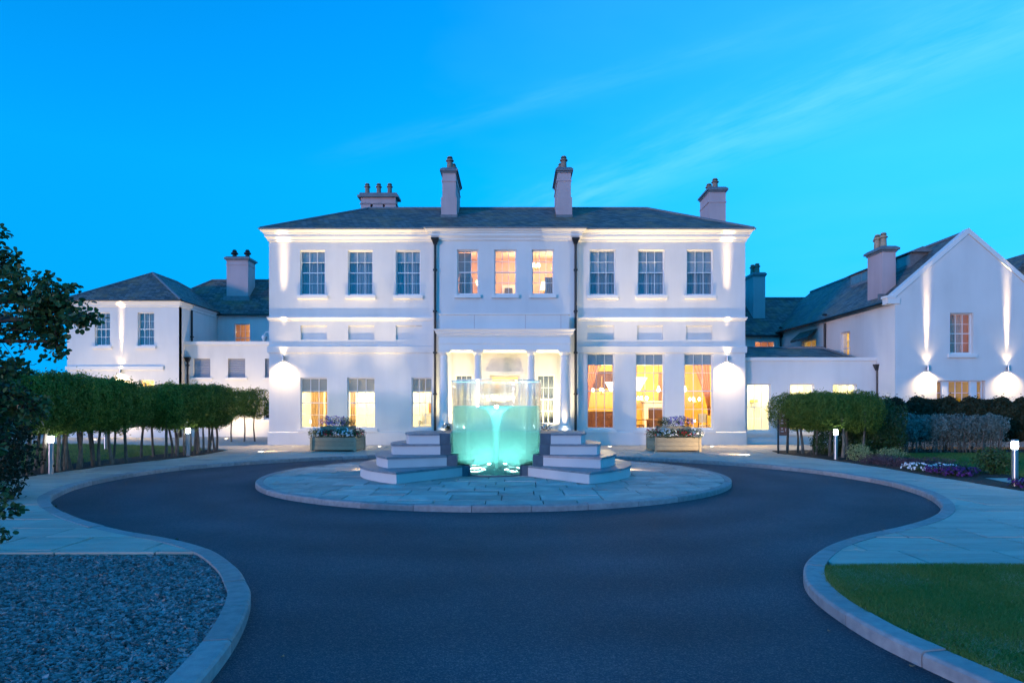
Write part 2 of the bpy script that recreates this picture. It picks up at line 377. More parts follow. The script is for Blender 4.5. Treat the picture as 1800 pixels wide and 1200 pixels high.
LEFT = [(-2.05, 0.5), (-1.85, 2.2), (-1.90, 3.3), (-1.96, 4.23), (-2.10, 5.16), (-2.36, 6.1), (-2.61, 6.64), (-3.0, 7.31), (-3.64, 8.13), (-4.43, 8.79), (-5.45, 9.44), (-6.6, 10.36), (-7.68, 11.46),
        (-8.40, 12.35), (-8.95, 13.3), (-9.56, 15.0), (-9.75, 17.0), (-9.50, 18.9), (-8.75, 20.4), (-7.4, 21.9), (-5.85, 23.1), (-4.0, 24.05), (-0.5, 24.75)]
RIGHT = [(3.6, 0.5), (3.45, 2.2), (3.12, 3.4), (2.90, 4.31), (2.74, 5.1), (2.72, 5.78), (2.77, 6.35), (2.90, 6.85), (3.14, 7.39), (3.47, 7.9), (3.93, 8.46), (4.57, 9.03), (5.46, 9.67), (6.31, 10.41), (7.05, 11.3),
         (7.68, 12.4), (8.16, 13.7), (8.44, 15.34), (8.34, 16.95), (7.80, 18.8), (6.75, 20.5), (5.2, 22.0), (3.35, 23.2), (1.6, 24.2), (-0.5, 24.75)]
edge = catmull([(x, y, 0) for x, y in LEFT], 8) + catmull([(x, y, 0) for x, y in RIGHT], 8)[::-1][1:]
edge = resample(edge, 0.10)
def offset(pts, d):
    out = []
    for i, p in enumerate(pts):
        t = (pts[min(i + 1, len(pts) - 1)] - pts[max(i - 1, 0)]).normalized()
        out.append(p + Vector((-t.y, t.x, 0)) * d)            # left of travel = away from the road
    return out
KW = 0.20
kback = offset(edge, KW)
def kerb_run(root, a, b, top, per, gap_at, low=-0.05):
    """a = road-side line, b = back line, same count; a stone every `per` points"""
    n = len(a) - 1; i = 0; k = 0
    while i < n - 1:
        j = min(n, i + per)
        mb = MB(); vs = []; m = 0
        for q in range(i, j + 1):
            f = 0.0
            if q == i and i > 0: f = gap_at
            if q == j and j < n: f = -gap_at
            t = (a[min(q + 1, n)] - a[max(q - 1, 0)]).normalized() * f
            A = a[q] + t; B = b[q] + t; o = (B - A).normalized()
            h = top + rng.uniform(-0.0, 0.0)
            vs += [(A.x, A.y, low), (A.x, A.y, h - 0.022), (A.x + o.x * .018, A.y + o.y * .018, h - 0.004), (A.x + o.x * .035, A.y + o.y * .035, h), (B.x, B.y, h), (B.x, B.y, low)]
            m += 1
        fs = []
        for q in range(m - 1):
            for e in range(5): fs.append((q * 6 + e, q * 6 + e + 1, (q + 1) * 6 + e + 1, (q + 1) * 6 + e))
        fs.append(tuple(range(5, -1, -1))); fs.append(tuple(range((m - 1) * 6, m * 6)))
        mb.add(vs, fs)
        # alternate tilt of a millimetre or two so the joints show
        st = mb.build('kerb_stone', M['kerb'], root)
        st.location = (0, 0, rng.uniform(-0.008, 0.005))
        i = j; k += 1
kerb = struct('kerb', MB().prism([(kback[0].x, kback[0].y), (edge[0].x, edge[0].y), (edge[1].x, edge[1].y), (kback[1].x, kback[1].y)], -0.05, -0.04), M['mortar'])
kerb_run(kerb, [p for p in edge], [p for p in kback], 0.11, 9, 0.006)

YL, YR = 7.9, 7.4
left_back = [p for p in kback[:len(kback) // 2] if p.y >= YL and p.x < 0]
right_back = [p for p in kback[len(kback) // 2:]]
kb = [p for p in kback if (p.x < -0.5 and p.y >= YL) or (p.x >= -0.5 and p.y >= YR)]
region = [(p.x, p.y) for p in kb]                     # left -> far -> right
region += [(8.2, YR), (12.2, YR), (12.2, 12.6), (10.2, 13.7), (10.15, 16.3), (10.15, 18.4), (10.0, 21.25), (9.55, 24.6), (9.8, 26.2), (16.05, 27.6), (16.05, 30.35), (10.12, 30.35), (10.12, 29.93),
           (-10.85, 29.93), (-11.6, 29.93), (-11.3, 27.5), (-10.95, 24.6), (-11.0, 22.9), (-11.25, 21.5), (-11.65, 19.6), (-11.75, 17.4), (-11.85, 15.2), (-12.2, 13.6), (-14.0, 12.4), (-10.5, YL)]
if area(region) < 0: region = region[::-1]
base = MB(); base.prism(region, -0.04, 0.075)
pave = struct('pavement', base, M['mortar'])
def lay_flags(region, rootobj, name, mat, top, wmin, wmax, hmin, hmax, seed, maxn=300, skip=None, gap=0.007):
    rr = random.Random(seed); xs = [p[0] for p in region]; ys = [p[1] for p in region]
    pieces = []
    y = min(ys)
    while y < max(ys):
        h = rr.uniform(hmin, hmax); x = min(xs) - rr.uniform(0, wmax)
        while x < max(xs):
            w = rr.uniform(wmin, wmax)
            if skip and skip(x, x + w, y, y + h): x += w; continue
            # some places are filled by two smaller stones
            parts = [(x, x + w, y, y + h)]
            if h > 0.62 and rr.random() < 0.2: parts = [(x, x + w, y, y + h * 0.5), (x, x + w, y + h * 0.5, y + h)]
            for (a, b, c, d) in parts:
                p = tidy(clip_poly(region, a + gap, b - gap, c + gap, d - gap))
                if len(p) >= 3 and abs(area(p)) > 0.012: pieces.append(p)
            x += w
        y += h
    def size(p):
        cx_ = sum(q[0] for q in p) / len(p); cy_ = sum(q[1] for q in p) / len(p)
        return -(abs(area(p)) / cy_ ** 3 if abs(cx_) < cy_ * 0.78 else 0)
    pieces.sort(key=size)
    rest = MB()
    for i, p in enumerate(pieces):
        t = top + rr.uniform(-0.006, 0.005)
        if i < maxn:
            mb = MB(); cx_ = sum(q[0] for q in p) / len(p); cy_ = sum(q[1] for q in p) / len(p)
            tilt = (rr.uniform(-0.006, 0.006), rr.uniform(-0.006, 0.006)); n = len(p)
            zf = lambda q: t + (q[0] - cx_) * tilt[0] + (q[1] - cy_) * tilt[1]
            vs = [(q[0], q[1], 0.03) for q in p] + [(q[0], q[1], zf(q) - 0.006) for q in p]
            k = 0.985
            vs += [(cx_ + (q[0] - cx_) * k, cy_ + (q[1] - cy_) * k, zf(q)) for q in p]
            fs = [tuple(range(2 * n, 3 * n))]
            for e in range(n):
                e2 = (e + 1) % n; fs += [(e, e2, n + e2, n + e), (n + e, n + e2, 2 * n + e2, 2 * n + e)]
            mb.add(vs, fs); mb.build(name, mat, rootobj)
        else: rest.prism(p, 0.03, t)
    if rest.v: tag(rest.build('far_' + name + 's', mat, rootobj), kind='stuff')
    return len(pieces)
nf = lay_flags(region, pave, 'flagstone', M['flag2'], 0.105, 0.8, 1.5, 0.55, 0.95, 3, gap=0.012)

# island in the middle of the turning circle
IX, IY, IR = -0.48, 17.3, 5.7
nn = 280
circ = [Vector((IX + IR * math.cos(-2 * math.pi * k / nn), IY + IR * math.sin(-2 * math.pi * k / nn), 0)) for k in range(nn + 1)]
cback = [Vector((IX + (IR - 0.16) * math.cos(-2 * math.pi * k / nn), IY + (IR - 0.16) * math.sin(-2 * math.pi * k / nn), 0)) for k in range(nn + 1)]
isl = MB(); ip = [(IX + (IR - 0.165) * math.cos(2 * math.pi * k / 96), IY + (IR - 0.165) * math.sin(2 * math.pi * k / 96)) for k in range(96)]
isl.prism(ip, -0.04, 0.075); island = struct('island_pavement', isl, M['mortar'])
ik = struct('island_kerb', MB().prism([(p[0], p[1]) for p in ip[:3]], -0.045, -0.041), M['mortar'])
kerb_run(ik, circ, cback, 0.112, 8, 0.005)
FX, FY = -0.48, 17.6
def under(x0, x1, y0, y1):
    return all(math.hypot(x - FX, y - FY) < 2.2 for x in (x0, x1) for y in (y0, y1)) and y0 > FY - 0.9
ni = lay_flags(ip, island, 'flagstone', M['flag'], 0.105, 0.55, 1.15, 0.45, 0.75, 11, skip=under, gap=0.010)

# slate chippings, lower left
cp = [(p.x, p.y) for p in kback[:len(kback) // 2] if p.y < YL and p.y > 1.2]
chip_region = cp + [(-10.5, YL - 0.004), (-10.5, 1.2)]
g = MB(); g.prism(chip_region if area(chip_region) > 0 else chip_region[::-1], -0.03, 0.05)
struct('chippings_bed', g, M['soil'])
def inside(poly, x, y):
    x = np.asarray(x); y = np.asarray(y); r = np.zeros(len(x), bool); n = len(poly)
    for i in range(n):
        x1, y1 = poly[i]; x2, y2 = poly[(i + 1) % n]
        c = ((y1 > y) != (y2 > y))
        with np.errstate(divide='ignore', invalid='ignore'):
            r ^= c & (x < (x2 - x1) * (y - y1) / ((y2 - y1) if y2 != y1 else 1e-9) + x1)
    return r
NCH = 95000
x = nrng.uniform(-7.0, -1.9, NCH); y = nrng.uniform(3.6, YL, NCH)
k = inside(chip_region, x, y) & (x > -0.80 * y - 0.35)
x = x[k]; y = y[k]; n = len(x)
sz = nrng.uniform(0.008, 0.022, n) * (1 + (nrng.random(n) < 0.05) * 0.9); th = nrng.uniform(0.003, 0.009, n)
ang = nrng.uniform(0, 2 * math.pi, n); tx = nrng.normal(0, 0.28, n); ty = nrng.normal(0, 0.28, n)
asp = nrng.uniform(0.45, 0.9, n)
corner = np.array([(-1, -.8), (.9, -1), (1, .7), (-.7, 1)]) * 1.0
cc = corner[None] * nrng.uniform(0.7, 1.1, (n, 4, 1)) * sz[:, None, None] * np.stack([np.ones(n), asp], 1)[:, None, :]
px_ = cc[:, :, 0] * np.cos(ang)[:, None] - cc[:, :, 1] * np.sin(ang)[:, None]
py_ = cc[:, :, 0] * np.sin(ang)[:, None] + cc[:, :, 1] * np.cos(ang)[:, None]
pz_ = px_ * tx[:, None] + py_ * ty[:, None]
zb = 0.058 + nrng.uniform(0, 0.024, n)
top = np.stack([px_ + x[:, None], py_ + y[:, None], pz_ + (zb + th)[:, None]], 2)
bot = np.stack([px_ + x[:, None], py_ + y[:, None], pz_ + (zb - th)[:, None]], 2)
quads = [top] + [np.stack([bot[:, i], bot[:, (i + 1) % 4], top[:, (i + 1) % 4], top[:, i]], 1) for i in range(4)]
V = np.stack(quads, 1).reshape(-1, 4, 3)
def chipmat():
    m, N, L, P = newmat('slate_chippings'); P.inputs['Roughness'].default_value = 0.5
    t = N.new('ShaderNodeTexCoord'); v = N.new('ShaderNodeTexVoronoi'); v.inputs['Scale'].default_value = 22; L.new(t.outputs['Object'], v.inputs['Vector'])
    s_ = N.new('ShaderNodeSeparateColor'); L.new(v.outputs['Color'], s_.inputs[0])
    mx = N.new('ShaderNodeMix'); mx.data_type = 'RGBA'; L.new(s_.outputs[0], mx.inputs[0]); mx.inputs[6].default_value = (0.07, 0.075, 0.08, 1); mx.inputs[7].default_value = (0.27, 0.28, 0.29, 1)
    L.new(mx.outputs[2], P.inputs['Base Color']); return m
o = link('slate_chippings', np_mesh('slate_chippings', V, 4, chipmat())); tag(o, 'blue grey slate chippings filling the bed at lower left', 'gravel', kind='stuff')

# lawn, lower right
lp = [(p.x, p.y) for p in kback[len(kback) // 2:] if p.y < YR and p.y > 1.2]
lawn_region = lp + [(13, 1.2), (13, YR - 0.004)]
if area(lawn_region) < 0: lawn_region = lawn_region[::-1]
g = MB(); g.prism(lawn_region, -0.03, 0.085); struct('lawn', g, M['lawn'])
def blades(name, region, bx, n, h0, h1, z, mat, label, wid=0.004, fr=0.80):
    x = nrng.uniform(bx[0], bx[1], n); y = nrng.uniform(bx[2], bx[3], n)
    k = inside(region, x, y) & (np.abs(x) < fr * y + 0.5); x = x[k]; y = y[k]; n = len(x)
    pat = np.array([mnoise.noise(Vector((a * 1.3, b * 1.3, 0))) for a, b in zip(x, y)])
    h = nrng.uniform(h0, h1, n) * (1 + 0.4 * pat); a = nrng.uniform(0, 2 * math.pi, n); w = nrng.uniform(0.6, 1.3, n) * wid
    lx = nrng.normal(0, 0.6, n) * h; ly = nrng.normal(0, 0.6, n) * h
    b0 = np.stack([x - np.cos(a) * w, y - np.sin(a) * w, np.full(n, z)], 1); b1 = np.stack([x + np.cos(a) * w, y + np.sin(a) * w, np.full(n, z)], 1)
    t = np.stack([x + lx, y + ly, z + h], 1)
    o = link(name, np_mesh(name, np.stack([b0, b1, t], 1), 3, mat)); return tag(o, label, 'grass', kind='stuff')
M['grass'] = leaf_mat('grass_blade', (0.12, 0.21, 0.035), (0.26, 0.28, 0.07), 0.3, 0.6, 0.0, 1.5)
M['hay'] = leaf_mat('dry_grass', (0.42, 0.34, 0.20), (0.60, 0.48, 0.30), 0.3, 0.6, 0.0, 1.5)
blades('grass', lawn_region, (2.7, 7, 3.6, YR - 0.01), 260000, 0.018, 0.05, 0.083, M['grass'], 'short lawn grass inside the kerb at lower right')

hx_ = nrng.uniform(2.7, 7, 120000); hy_ = nrng.uniform(3.6, YR - .01, 120000)
hp_ = np.array([mnoise.noise(Vector((a * 1.1 + 9, b * 1.1, 3))) + .5 * mnoise.noise(Vector((a * 4, b * 4, 7))) for a, b in zip(hx_, hy_)])
k = inside(lawn_region, hx_, hy_) & (np.abs(hx_) < .8 * hy_ + .5) & (nrng.random(120000) < np.clip(hp_ * 2.2 + .1, .03, 1)); hx_ = hx_[k]; hy_ = hy_[k]; n = len(hx_)
h = nrng.uniform(.012, .035, n); a = nrng.uniform(0, 6.28, n); w = nrng.uniform(.003, .006, n); z_ = np.full(n, .085)
V = np.stack([np.stack([hx_ - np.cos(a) * w, hy_ - np.sin(a) * w, z_], 1), np.stack([hx_ + np.cos(a) * w, hy_ + np.sin(a) * w, z_], 1), np.stack([hx_ + nrng.normal(0, 1.4, n) * h, hy_ + nrng.normal(0, 1.4, n) * h, z_ + h], 1)], 1)
tag(link('dry_grass', np_mesh('dry_grass', V, 3, M['hay'])), 'dry straw coloured patches in the lawn at lower right', 'grass', kind='stuff')

# beds and lawns behind the paving
bedL = [(-12.25, 13.6), (-11.87, 15.2), (-11.77, 17.4), (-11.67, 19.6), (-11.27, 21.5), (-11.02, 22.9), (-10.97, 24.6), (-11.25, 26.4), (-12.0, 26.6), (-13.0, 21), (-13.2, 16), (-16.5, 12.6), (-15.5, 12.0)]
g = MB(); g.prism(bedL[::-1] if area(bedL) < 0 else bedL, -0.05, 0.12); struct('hedge_bed', g, M['soil'])
lawnL = [(-12.2, 13.6), (-12.9, 16), (-12.9, 21), (-12.0, 26.3), (-13.5, 29), (-19, 31), (-40, 31), (-40, 12), (-16, 12)]
g = MB(); g.prism(lawnL[::-1] if area(lawnL) < 0 else lawnL, -0.05, 0.095); struct('lawn_beyond_hedge', g, M['lawn'])
blades('grass', lawnL if area(lawnL) > 0 else lawnL[::-1], (-22, -12, 13, 31), 60000, 0.03, 0.08, 0.09, M['grass'], 'lawn grass beyond the clipped hedge trees at left', 0.008, 0.95)
g = MB(); g.prism([(-40, 31.01), (-19, 31.01), (-13.5, 29.01), (-11.62, 27.7), (-11.62, 29.95), (-10.9, 29.95), (-10.9, 43), (-40, 43)], -0.05, 0.06); struct('drive', g, M['flag2'])
bedR = [(10.22, 13.7), (10.17, 16.3), (10.17, 18.4), (10.02, 21.25), (9.57, 24.6), (9.85, 26.1), (16.1, 27.5), (16.1, 25.0), (13.5, 24.6), (12.6, 21.0), (12.2, 18.2), (12.2, 16.4), (11.1, 16.2), (10.9, 14.9), (12.6, 14.6), (12.6, 12.7), (12.2, 12.62)]
g = MB(); g.prism(bedR[::-1] if area(bedR) < 0 else bedR, -0.05, 0.115); struct('flower_bed', g, M['soil'])
lawnR = [(12.21, 16.4), (12.21, 18.2), (12.61, 21.0), (13.51, 24.6), (16.1, 24.98), (30, 24.98), (30, 16.4)]
g = MB(); g.prism(lawnR, -0.05, 0.10) if area(lawnR) > 0 else g.prism(lawnR[::-1], -0.05, 0.10); struct('lawn_beside_shrubs', g, M['lawn'])
blades('grass', lawnR, (12.2, 19, 16.4, 25), 90000, 0.02, 0.05, 0.098, M['grass'], 'lawn grass in front of the silver shrub hedge', 0.006, 0.95)
g = MB(); g.prism([(10.92, 14.92), (12.63, 14.62), (30, 14.62), (30, 16.38), (11.12, 16.18)], -0.05, 0.105); struct('path', g, M['flag2'])
g = MB(); g.prism([(12.63, 12.7), (30, 12.7), (30, 14.6), (12.63, 14.6)], -0.05, 0.102); struct('flower_bed', g, M['soil'])
g = MB(); g.prism([(16.12, 25.0), (40, 25.0), (40, 28.85), (16.12, 28.85)], -0.05, 0.09); struct('garden_ground', g, M['soil'])
# ------------------------------------------------------------------ building kit
def front(Y): return lambda u, v, d: (u, Y + d, v)
def sidew(X): return lambda u, v, d: (X + d, u, v)          # wall that faces -X, u runs along Y
def sider(X): return lambda u, v, d: (X - d, u, v)          # wall that faces +X
def mbox(mb, mp, u0, u1, v0, v1, d0, d1):
    P = [mp(u, v, d) for d in (d0, d1) for v in (v0, v1) for u in (u0, u1)]
    return mb.add(P, [(0, 1, 3, 2), (4, 6, 7, 5), (0, 4, 5, 1), (2, 3, 7, 6), (0, 2, 6, 4), (1, 5, 7, 3)])
def wall(mb, mp, u0, u1, v0, v1, holes=(), t=0.32):
    us = sorted({u0, u1, *[h[0] for h in holes], *[h[1] for h in holes]}); vs = sorted({v0, v1, *[h[2] for h in holes], *[h[3] for h in holes]})
    us = [u for u in us if u0 <= u <= u1]; vs = [v for v in vs if v0 <= v <= v1]
    for a, b in zip(us, us[1:]):
        for c, d in zip(vs, vs[1:]):
            um, vm = (a + b) / 2, (c + d) / 2
            if any(h[0] < um < h[1] and h[2] < vm < h[3] for h in holes): continue
            mb.quad(mp(a, c, 0), mp(b, c, 0), mp(b, d, 0), mp(a, d, 0)); mb.quad(mp(b, c, t), mp(a, c, t), mp(a, d, t), mp(b, d, t))
    for h in holes:
        a, b, c, d = h[:4]
        mb.quad(mp(a, c, 0), mp(a, d, 0), mp(a, d, t), mp(a, c, t)); mb.quad(mp(b, d, 0), mp(b, c, 0), mp(b, c, t), mp(b, d, t))
        mb.quad(mp(a, d, 0), mp(b, d, 0), mp(b, d, t), mp(a, d, t)); mb.quad(mp(b, c, 0), mp(a, c, 0), mp(a, c, t), mp(b, c, t))
    a, b, c, d = u0, u1, v0, v1
    mb.quad(mp(a, c, 0), mp(a, d, 0), mp(a, d, t), mp(a, c, t)); mb.quad(mp(b, c, 0), mp(b, d, 0), mp(b, d, t), mp(b, c, t))
    mb.quad(mp(a, d, 0), mp(b, d, 0), mp(b, d, t), mp(a, d, t))
    return mb
def cloth(name, c1, c2, trans, stretch):
    m = pm(name, c1, 1.0, 0, 3, col2=c2, stretch=stretch, rnd=0.08, spec=0.0); N = m.node_tree.nodes; L = m.node_tree.links; P = N['Principled BSDF']
    tl = N.new('ShaderNodeBsdfTranslucent'); L.new(P.inputs['Base Color'].links[0].from_socket, tl.inputs[0])
    ms = N.new('ShaderNodeMixShader'); ms.inputs[0].default_value = trans; L.new(P.outputs[0], ms.inputs[1]); L.new(tl.outputs[0], ms.inputs[2]); L.new(ms.outputs[0], N['Material Output'].inputs[0])
    return m
M['net'] = pm('net_curtain', (0.34, 0.35, 0.40), 0.9, 0, 3, rnd=0.12, col2=(0.25, 0.27, 0.33), stretch=(9, 1, 0.3))
M['drape'] = cloth('peach_drape', (0.78, 0.42, 0.26), (0.62, 0.30, 0.17), 0.7, (12, 1, 0.3))
M['tan_drape'] = cloth('tan_drape', (0.62, 0.42, 0.22), (0.45, 0.27, 0.12), 0.45, (14, 1, 0.2))
M['blind'] = cloth('linen_blind', (0.52, 0.46, 0.36), (0.45, 0.40, 0.32), 0.32, (1, 1, 12))
M['gblind'] = pm('grey_blind', (0.42, 0.42, 0.46), 0.9, 0.12, 3, stretch=(1, 1, 14))
pane_cache = {}
def pane_mesh(w, h, axis):
    key = (round(w, 3), round(h, 3), axis)
    if key not in pane_cache:
        mb = MB(); t = 0.003
        if axis == 'Y': mb.box(-w / 2, w / 2, -t, t, -h / 2, h / 2)
        else: mb.box(-t, t, -w / 2, w / 2, -h / 2, h / 2)
        pane_cache[key] = mb.mesh('pane', M['glass'])
    return pane_cache[key]
def wavy(mp, u0, u1, v0, v1, d, amp, folds, edge0=None, edge1=None, nz=10):
    """hanging cloth; edge0 / edge1 bend its two sides: functions of 0 (bottom) .. 1 (top) giving u"""
    mb = MB(); nu = max(8, int(folds * 6)); vs = []; fs = []; ph = rng.uniform(0, 6)
    for j in range(nz + 1):
        fz = j / nz; a = edge0(fz) if edge0 else u0; b = edge1(fz) if edge1 else u1
        for i in range(nu + 1):
            f = i / nu; w = math.sin(f * folds * 2 * math.pi + ph + 0.4 * math.sin(fz * 3))
            vs.append(mp(a + (b - a) * f, v0 + (v1 - v0) * fz, d + amp * w * (1 - 0.35 * fz)))
    for j in range(nz):
        for i in range(nu): fs.append((j * (nu + 1) + i, j * (nu + 1) + i + 1, (j + 1) * (nu + 1) + i + 1, (j + 1) * (nu + 1) + i))
    return mb.add(vs, fs, True)
def window(house, mp, axis, u0, u1, v0, v1, cols=3, rows=4, sill=True, setback=0.10, fw=0.05, bar=0.020, blind=0, bmat=None, net=None, sash=True, row_h=None, sillw=0.10, mat=None, label=None):
    mb = MB(); s0, s1 = setback, setback + 0.075
    mbox(mb, mp, u0, u0 + fw, v0, v1, s0, s1); mbox(mb, mp, u1 - fw, u1, v0, v1, s0, s1)
    mbox(mb, mp, u0 + fw, u1 - fw, v1 - fw, v1, s0, s1); mbox(mb, mp, u0 + fw, u1 - fw, v0, v0 + fw * 1.5, s0, s1)
    a, b = u0 + fw, u1 - fw; c, d = v0 + fw * 1.5, v1 - fw
    us = [a + (b - a) * i / cols for i in range(cols + 1)]
    hs = row_h or [1 / rows] * rows; vs = [c]
    for h in hs: vs.append(vs[-1] + (d - c) * h)
    mid = rows // 2
    for i in range(1, cols): mbox(mb, mp, us[i] - bar / 2, us[i] + bar / 2, c, d, s0 + 0.02, s1 - 0.015)
    for j in range(1, rows):
        w = 0.042 if (sash and j == mid) else bar
        for i in range(cols):
            l = us[i] + (bar / 2 if i else 0); r = us[i + 1] - (bar / 2 if i < cols - 1 else 0)
            mbox(mb, mp, l, r, vs[j] - w / 2, vs[j] + w / 2, s0 + (0.005 if w > bar else 0.02), s1 - 0.015)
    win = mb.build('window', mat or M['sash'], house)
    if label: win['label'] = label
    for i in range(cols):
        for j in range(rows):
            w = us[i + 1] - us[i] - bar * 0.6; h = vs[j + 1] - vs[j] - bar * 0.6
            link('pane', pane_mesh(w, h, axis), win, mp((us[i] + us[i + 1]) / 2, (vs[j] + vs[j + 1]) / 2, s0 + 0.045))
    if sill:
        q = MB(); e = 0.11
        mbox(q, mp, u0 - e, u1 + e, v0 - 0.15, v0 - 0.004, -sillw, -0.002); mbox(q, mp, u0 + 0.002, u1 - 0.002, v0 - 0.01, v0 + 0.012, -0.002, s0 - 0.002)
        q.build('sill', M['trim'], win)
    if blind:
        q = MB(); mbox(q, mp, u0 + fw * .5, u1 - fw * .5, v1 - (v1 - v0) * blind, v1 - 0.01, s1 + 0.05, s1 + 0.056)
        mbox(q, mp, u0 + fw * .5, u1 - fw * .5, v1 - (v1 - v0) * blind - 0.03, v1 - (v1 - v0) * blind, s1 + 0.045, s1 + 0.062)
        q.build('blind', bmat or M['blind'], win)
    if net:
        wavy(mp, u0 - 0.05, u1 + 0.05, v0 - 0.1, v0 + (v1 - v0) * net, s1 + 0.16, 0.03, 9).build('curtain', M['net'], win)
    return win
def room(house, x0, x1, y0, y1, z0, z1, mat, fmat=None):
    """five inner faces, open towards the windows"""
    mb = MB()
    mb.quad((x0, y1, z0), (x1, y1, z0), (x1, y1, z1), (x0, y1, z1)); mb.quad((x0, y0, z0), (x0, y1, z0), (x0, y1, z1), (x0, y0, z1)); mb.quad((x1, y0, z0), (x1, y0, z1), (x1, y1, z1), (x1, y1, z0))
    mb.quad((x0, y0, z1), (x0, y1, z1), (x1, y1, z1), (x1, y0, z1)); mb.quad((x0, y0, z0), (x1, y0, z0), (x1, y1, z0), (x0, y1, z0))
    return mb.build('room', mat, house)
def miter(path, p):
    """2-D path offset to the right of travel by p"""
    out = []; n = len(path)
    for i in range(n):
        a = Vector(path[max(i - 1, 0)]); b = Vector(path[i]); c = Vector(path[min(i + 1, n - 1)])
        d1 = (b - a).normalized() if i else (c - b).normalized(); d2 = (c - b).normalized() if i < n - 1 else d1
        n1 = Vector((d1.y, -d1.x)); n2 = Vector((d2.y, -d2.x)); m = n1 + n2
        k = p / max(0.3, (1 + n1.dot(n2)))
        out.append(b + m * k)
    return out
def moulding(path, prof, mat, name, house):
    """prof: (projection, z) from bottom to top, swept along path (projecting to the right of travel)"""
    mb = MB(); lines = [miter(path, p) for p, z in prof]
    for (la, (pa, za)), (lb, (pb, zb)) in zip(zip(lines, prof), zip(lines[1:], prof[1:])):
        for i in range(len(path) - 1):
            mb.quad((la[i].x, la[i].y, za), (la[i + 1].x, la[i + 1].y, za), (lb[i + 1].x, lb[i + 1].y, zb), (lb[i].x, lb[i].y, zb))
    return mb.build(name, mat, house)
def hip_roof(house, x0, x1, y0, y1, z0, rise, axis='X', inset0=None, inset1=None, name='roof'):
    mb = MB(); e = 0.05
    if axis == 'X':
        h = (y1 - y0) / 2; a = x0 + (h if inset0 is None else inset0); b = x1 - (h if inset1 is None else inset1); r0, r1 = (a, y0 + h, z0 + rise), (b, y0 + h, z0 + rise)
        c = [(x0, y0, z0), (x1, y0, z0), (x1, y1, z0), (x0, y1, z0)]
        mb.add([c[0], c[1], r1, r0], [(0, 1, 2, 3)]); mb.add([c[1], c[2], r1], [(0, 1, 2)]); mb.add([c[2], c[3], r0, r1], [(0, 1, 2, 3)]); mb.add([c[3], c[0], r0], [(0, 1, 2)])
        hips = [(c[0], r0), (c[3], r0), (c[1], r1), (c[2], r1), (r0, r1)]
    else:
        h = (x1 - x0) / 2; a = y0 + (h if inset0 is None else inset0); b = y1 - (h if inset1 is None else inset1); r0, r1 = (x0 + h, a, z0 + rise), (x0 + h, b, z0 + rise)
        c = [(x0, y0, z0), (x1, y0, z0), (x1, y1, z0), (x0, y1, z0)]
        mb.add([c[0], c[1], r0], [(0, 1, 2)]); mb.add([c[1], c[2], r1, r0], [(0, 1, 2, 3)]); mb.add([c[2], c[3], r1], [(0, 1, 2)]); mb.add([c[3], c[0], r0, r1], [(0, 1, 2, 3)])
        hips = [(c[0], r0), (c[1], r0), (c[2], r1), (c[3], r1), (r0, r1)]
    mb.add(c, [(0, 3, 2, 1)])
    ro = mb.build(name, M['slate'], house)
    rt = MB()
    for p, q in hips:
        if (Vector(p) - Vector(q)).length > 0.1: rt.tube([p, q], 0.075, 6, False)
    rt.build('ridge_tiles', M['lead'], ro)
    return ro
def pot(parent, x, y, z, h=0.5, r=0.15, mat=None):
    mb = MB(); mb.lathe([(r * 1.05, 0), (r * 0.95, h * .1), (r * .85, h * .75), (r * 1.25, h * .8), (r * 1.25, h * .88), (r * .9, h * .9), (r * .9, h)], 14, (x, y, z))
    mb.lathe([(0.0, h), (r * .9, h)], 14, (x, y, z)); mb.lathe([(r * .95, h + .04), (r * .7, h + .11), (0, h + .13)], 14, (x, y, z))
    mb.build('chimney_pot', mat or M['pot'], parent)
def chimney(house, x0, x1, y0, y1, z0, z1, pots, base_z=None, capp=0.08, mat=None, band=0.38, pot_h=0.5, pot_r=0.15, label=None, potmat=None):
    mb = MB(); m = mat or M['chimney']
    mb.box(x0, x1, y0, y1, z0, z1 - 0.22)
    if base_z: mb.box(x0 - 0.05, x1 + 0.05, y0 - 0.05, y1 + 0.05, z0, base_z)
    if band: mb.box(x0 - 0.03, x1 + 0.03, y0 - 0.03, y1 + 0.03, z1 - 0.22 - band, z1 - 0.22 - band + 0.05)
    ch = mb.build('chimney', m, house)
    c = MB(); c.box(x0 - capp * .5, x1 + capp * .5, y0 - capp * .5, y1 + capp * .5, z1 - 0.219, z1 - 0.14); c.box(x0 - capp * 1.3, x1 + capp * 1.3, y0 - capp * 1.3, y1 + capp * 1.3, z1 - 0.139, z1 - 0.05)
    c.add([(x0 - capp * 1.3, y0 - capp * 1.3, z1 - .0499), (x1 + capp * 1.3, y0 - capp * 1.3, z1 - .0499), (x1 + capp * 1.3, y1 + capp * 1.3, z1 - .0499), (x0 - capp * 1.3, y1 + capp * 1.3, z1 - .0499),
           (x0, y0, z1 + .05), (x1, y0, z1 + .05), (x1, y1, z1 + .05), (x0, y1, z1 + .05)], [(0, 1, 5, 4), (1, 2, 6, 5), (2, 3, 7, 6), (3, 0, 4, 7), (4, 5, 6, 7)])
    c.build('cap', M['lead'], ch)
    for (px, py) in pots: pot(ch, px, py, z1 + 0.045, pot_h, pot_r, potmat)
    return ch
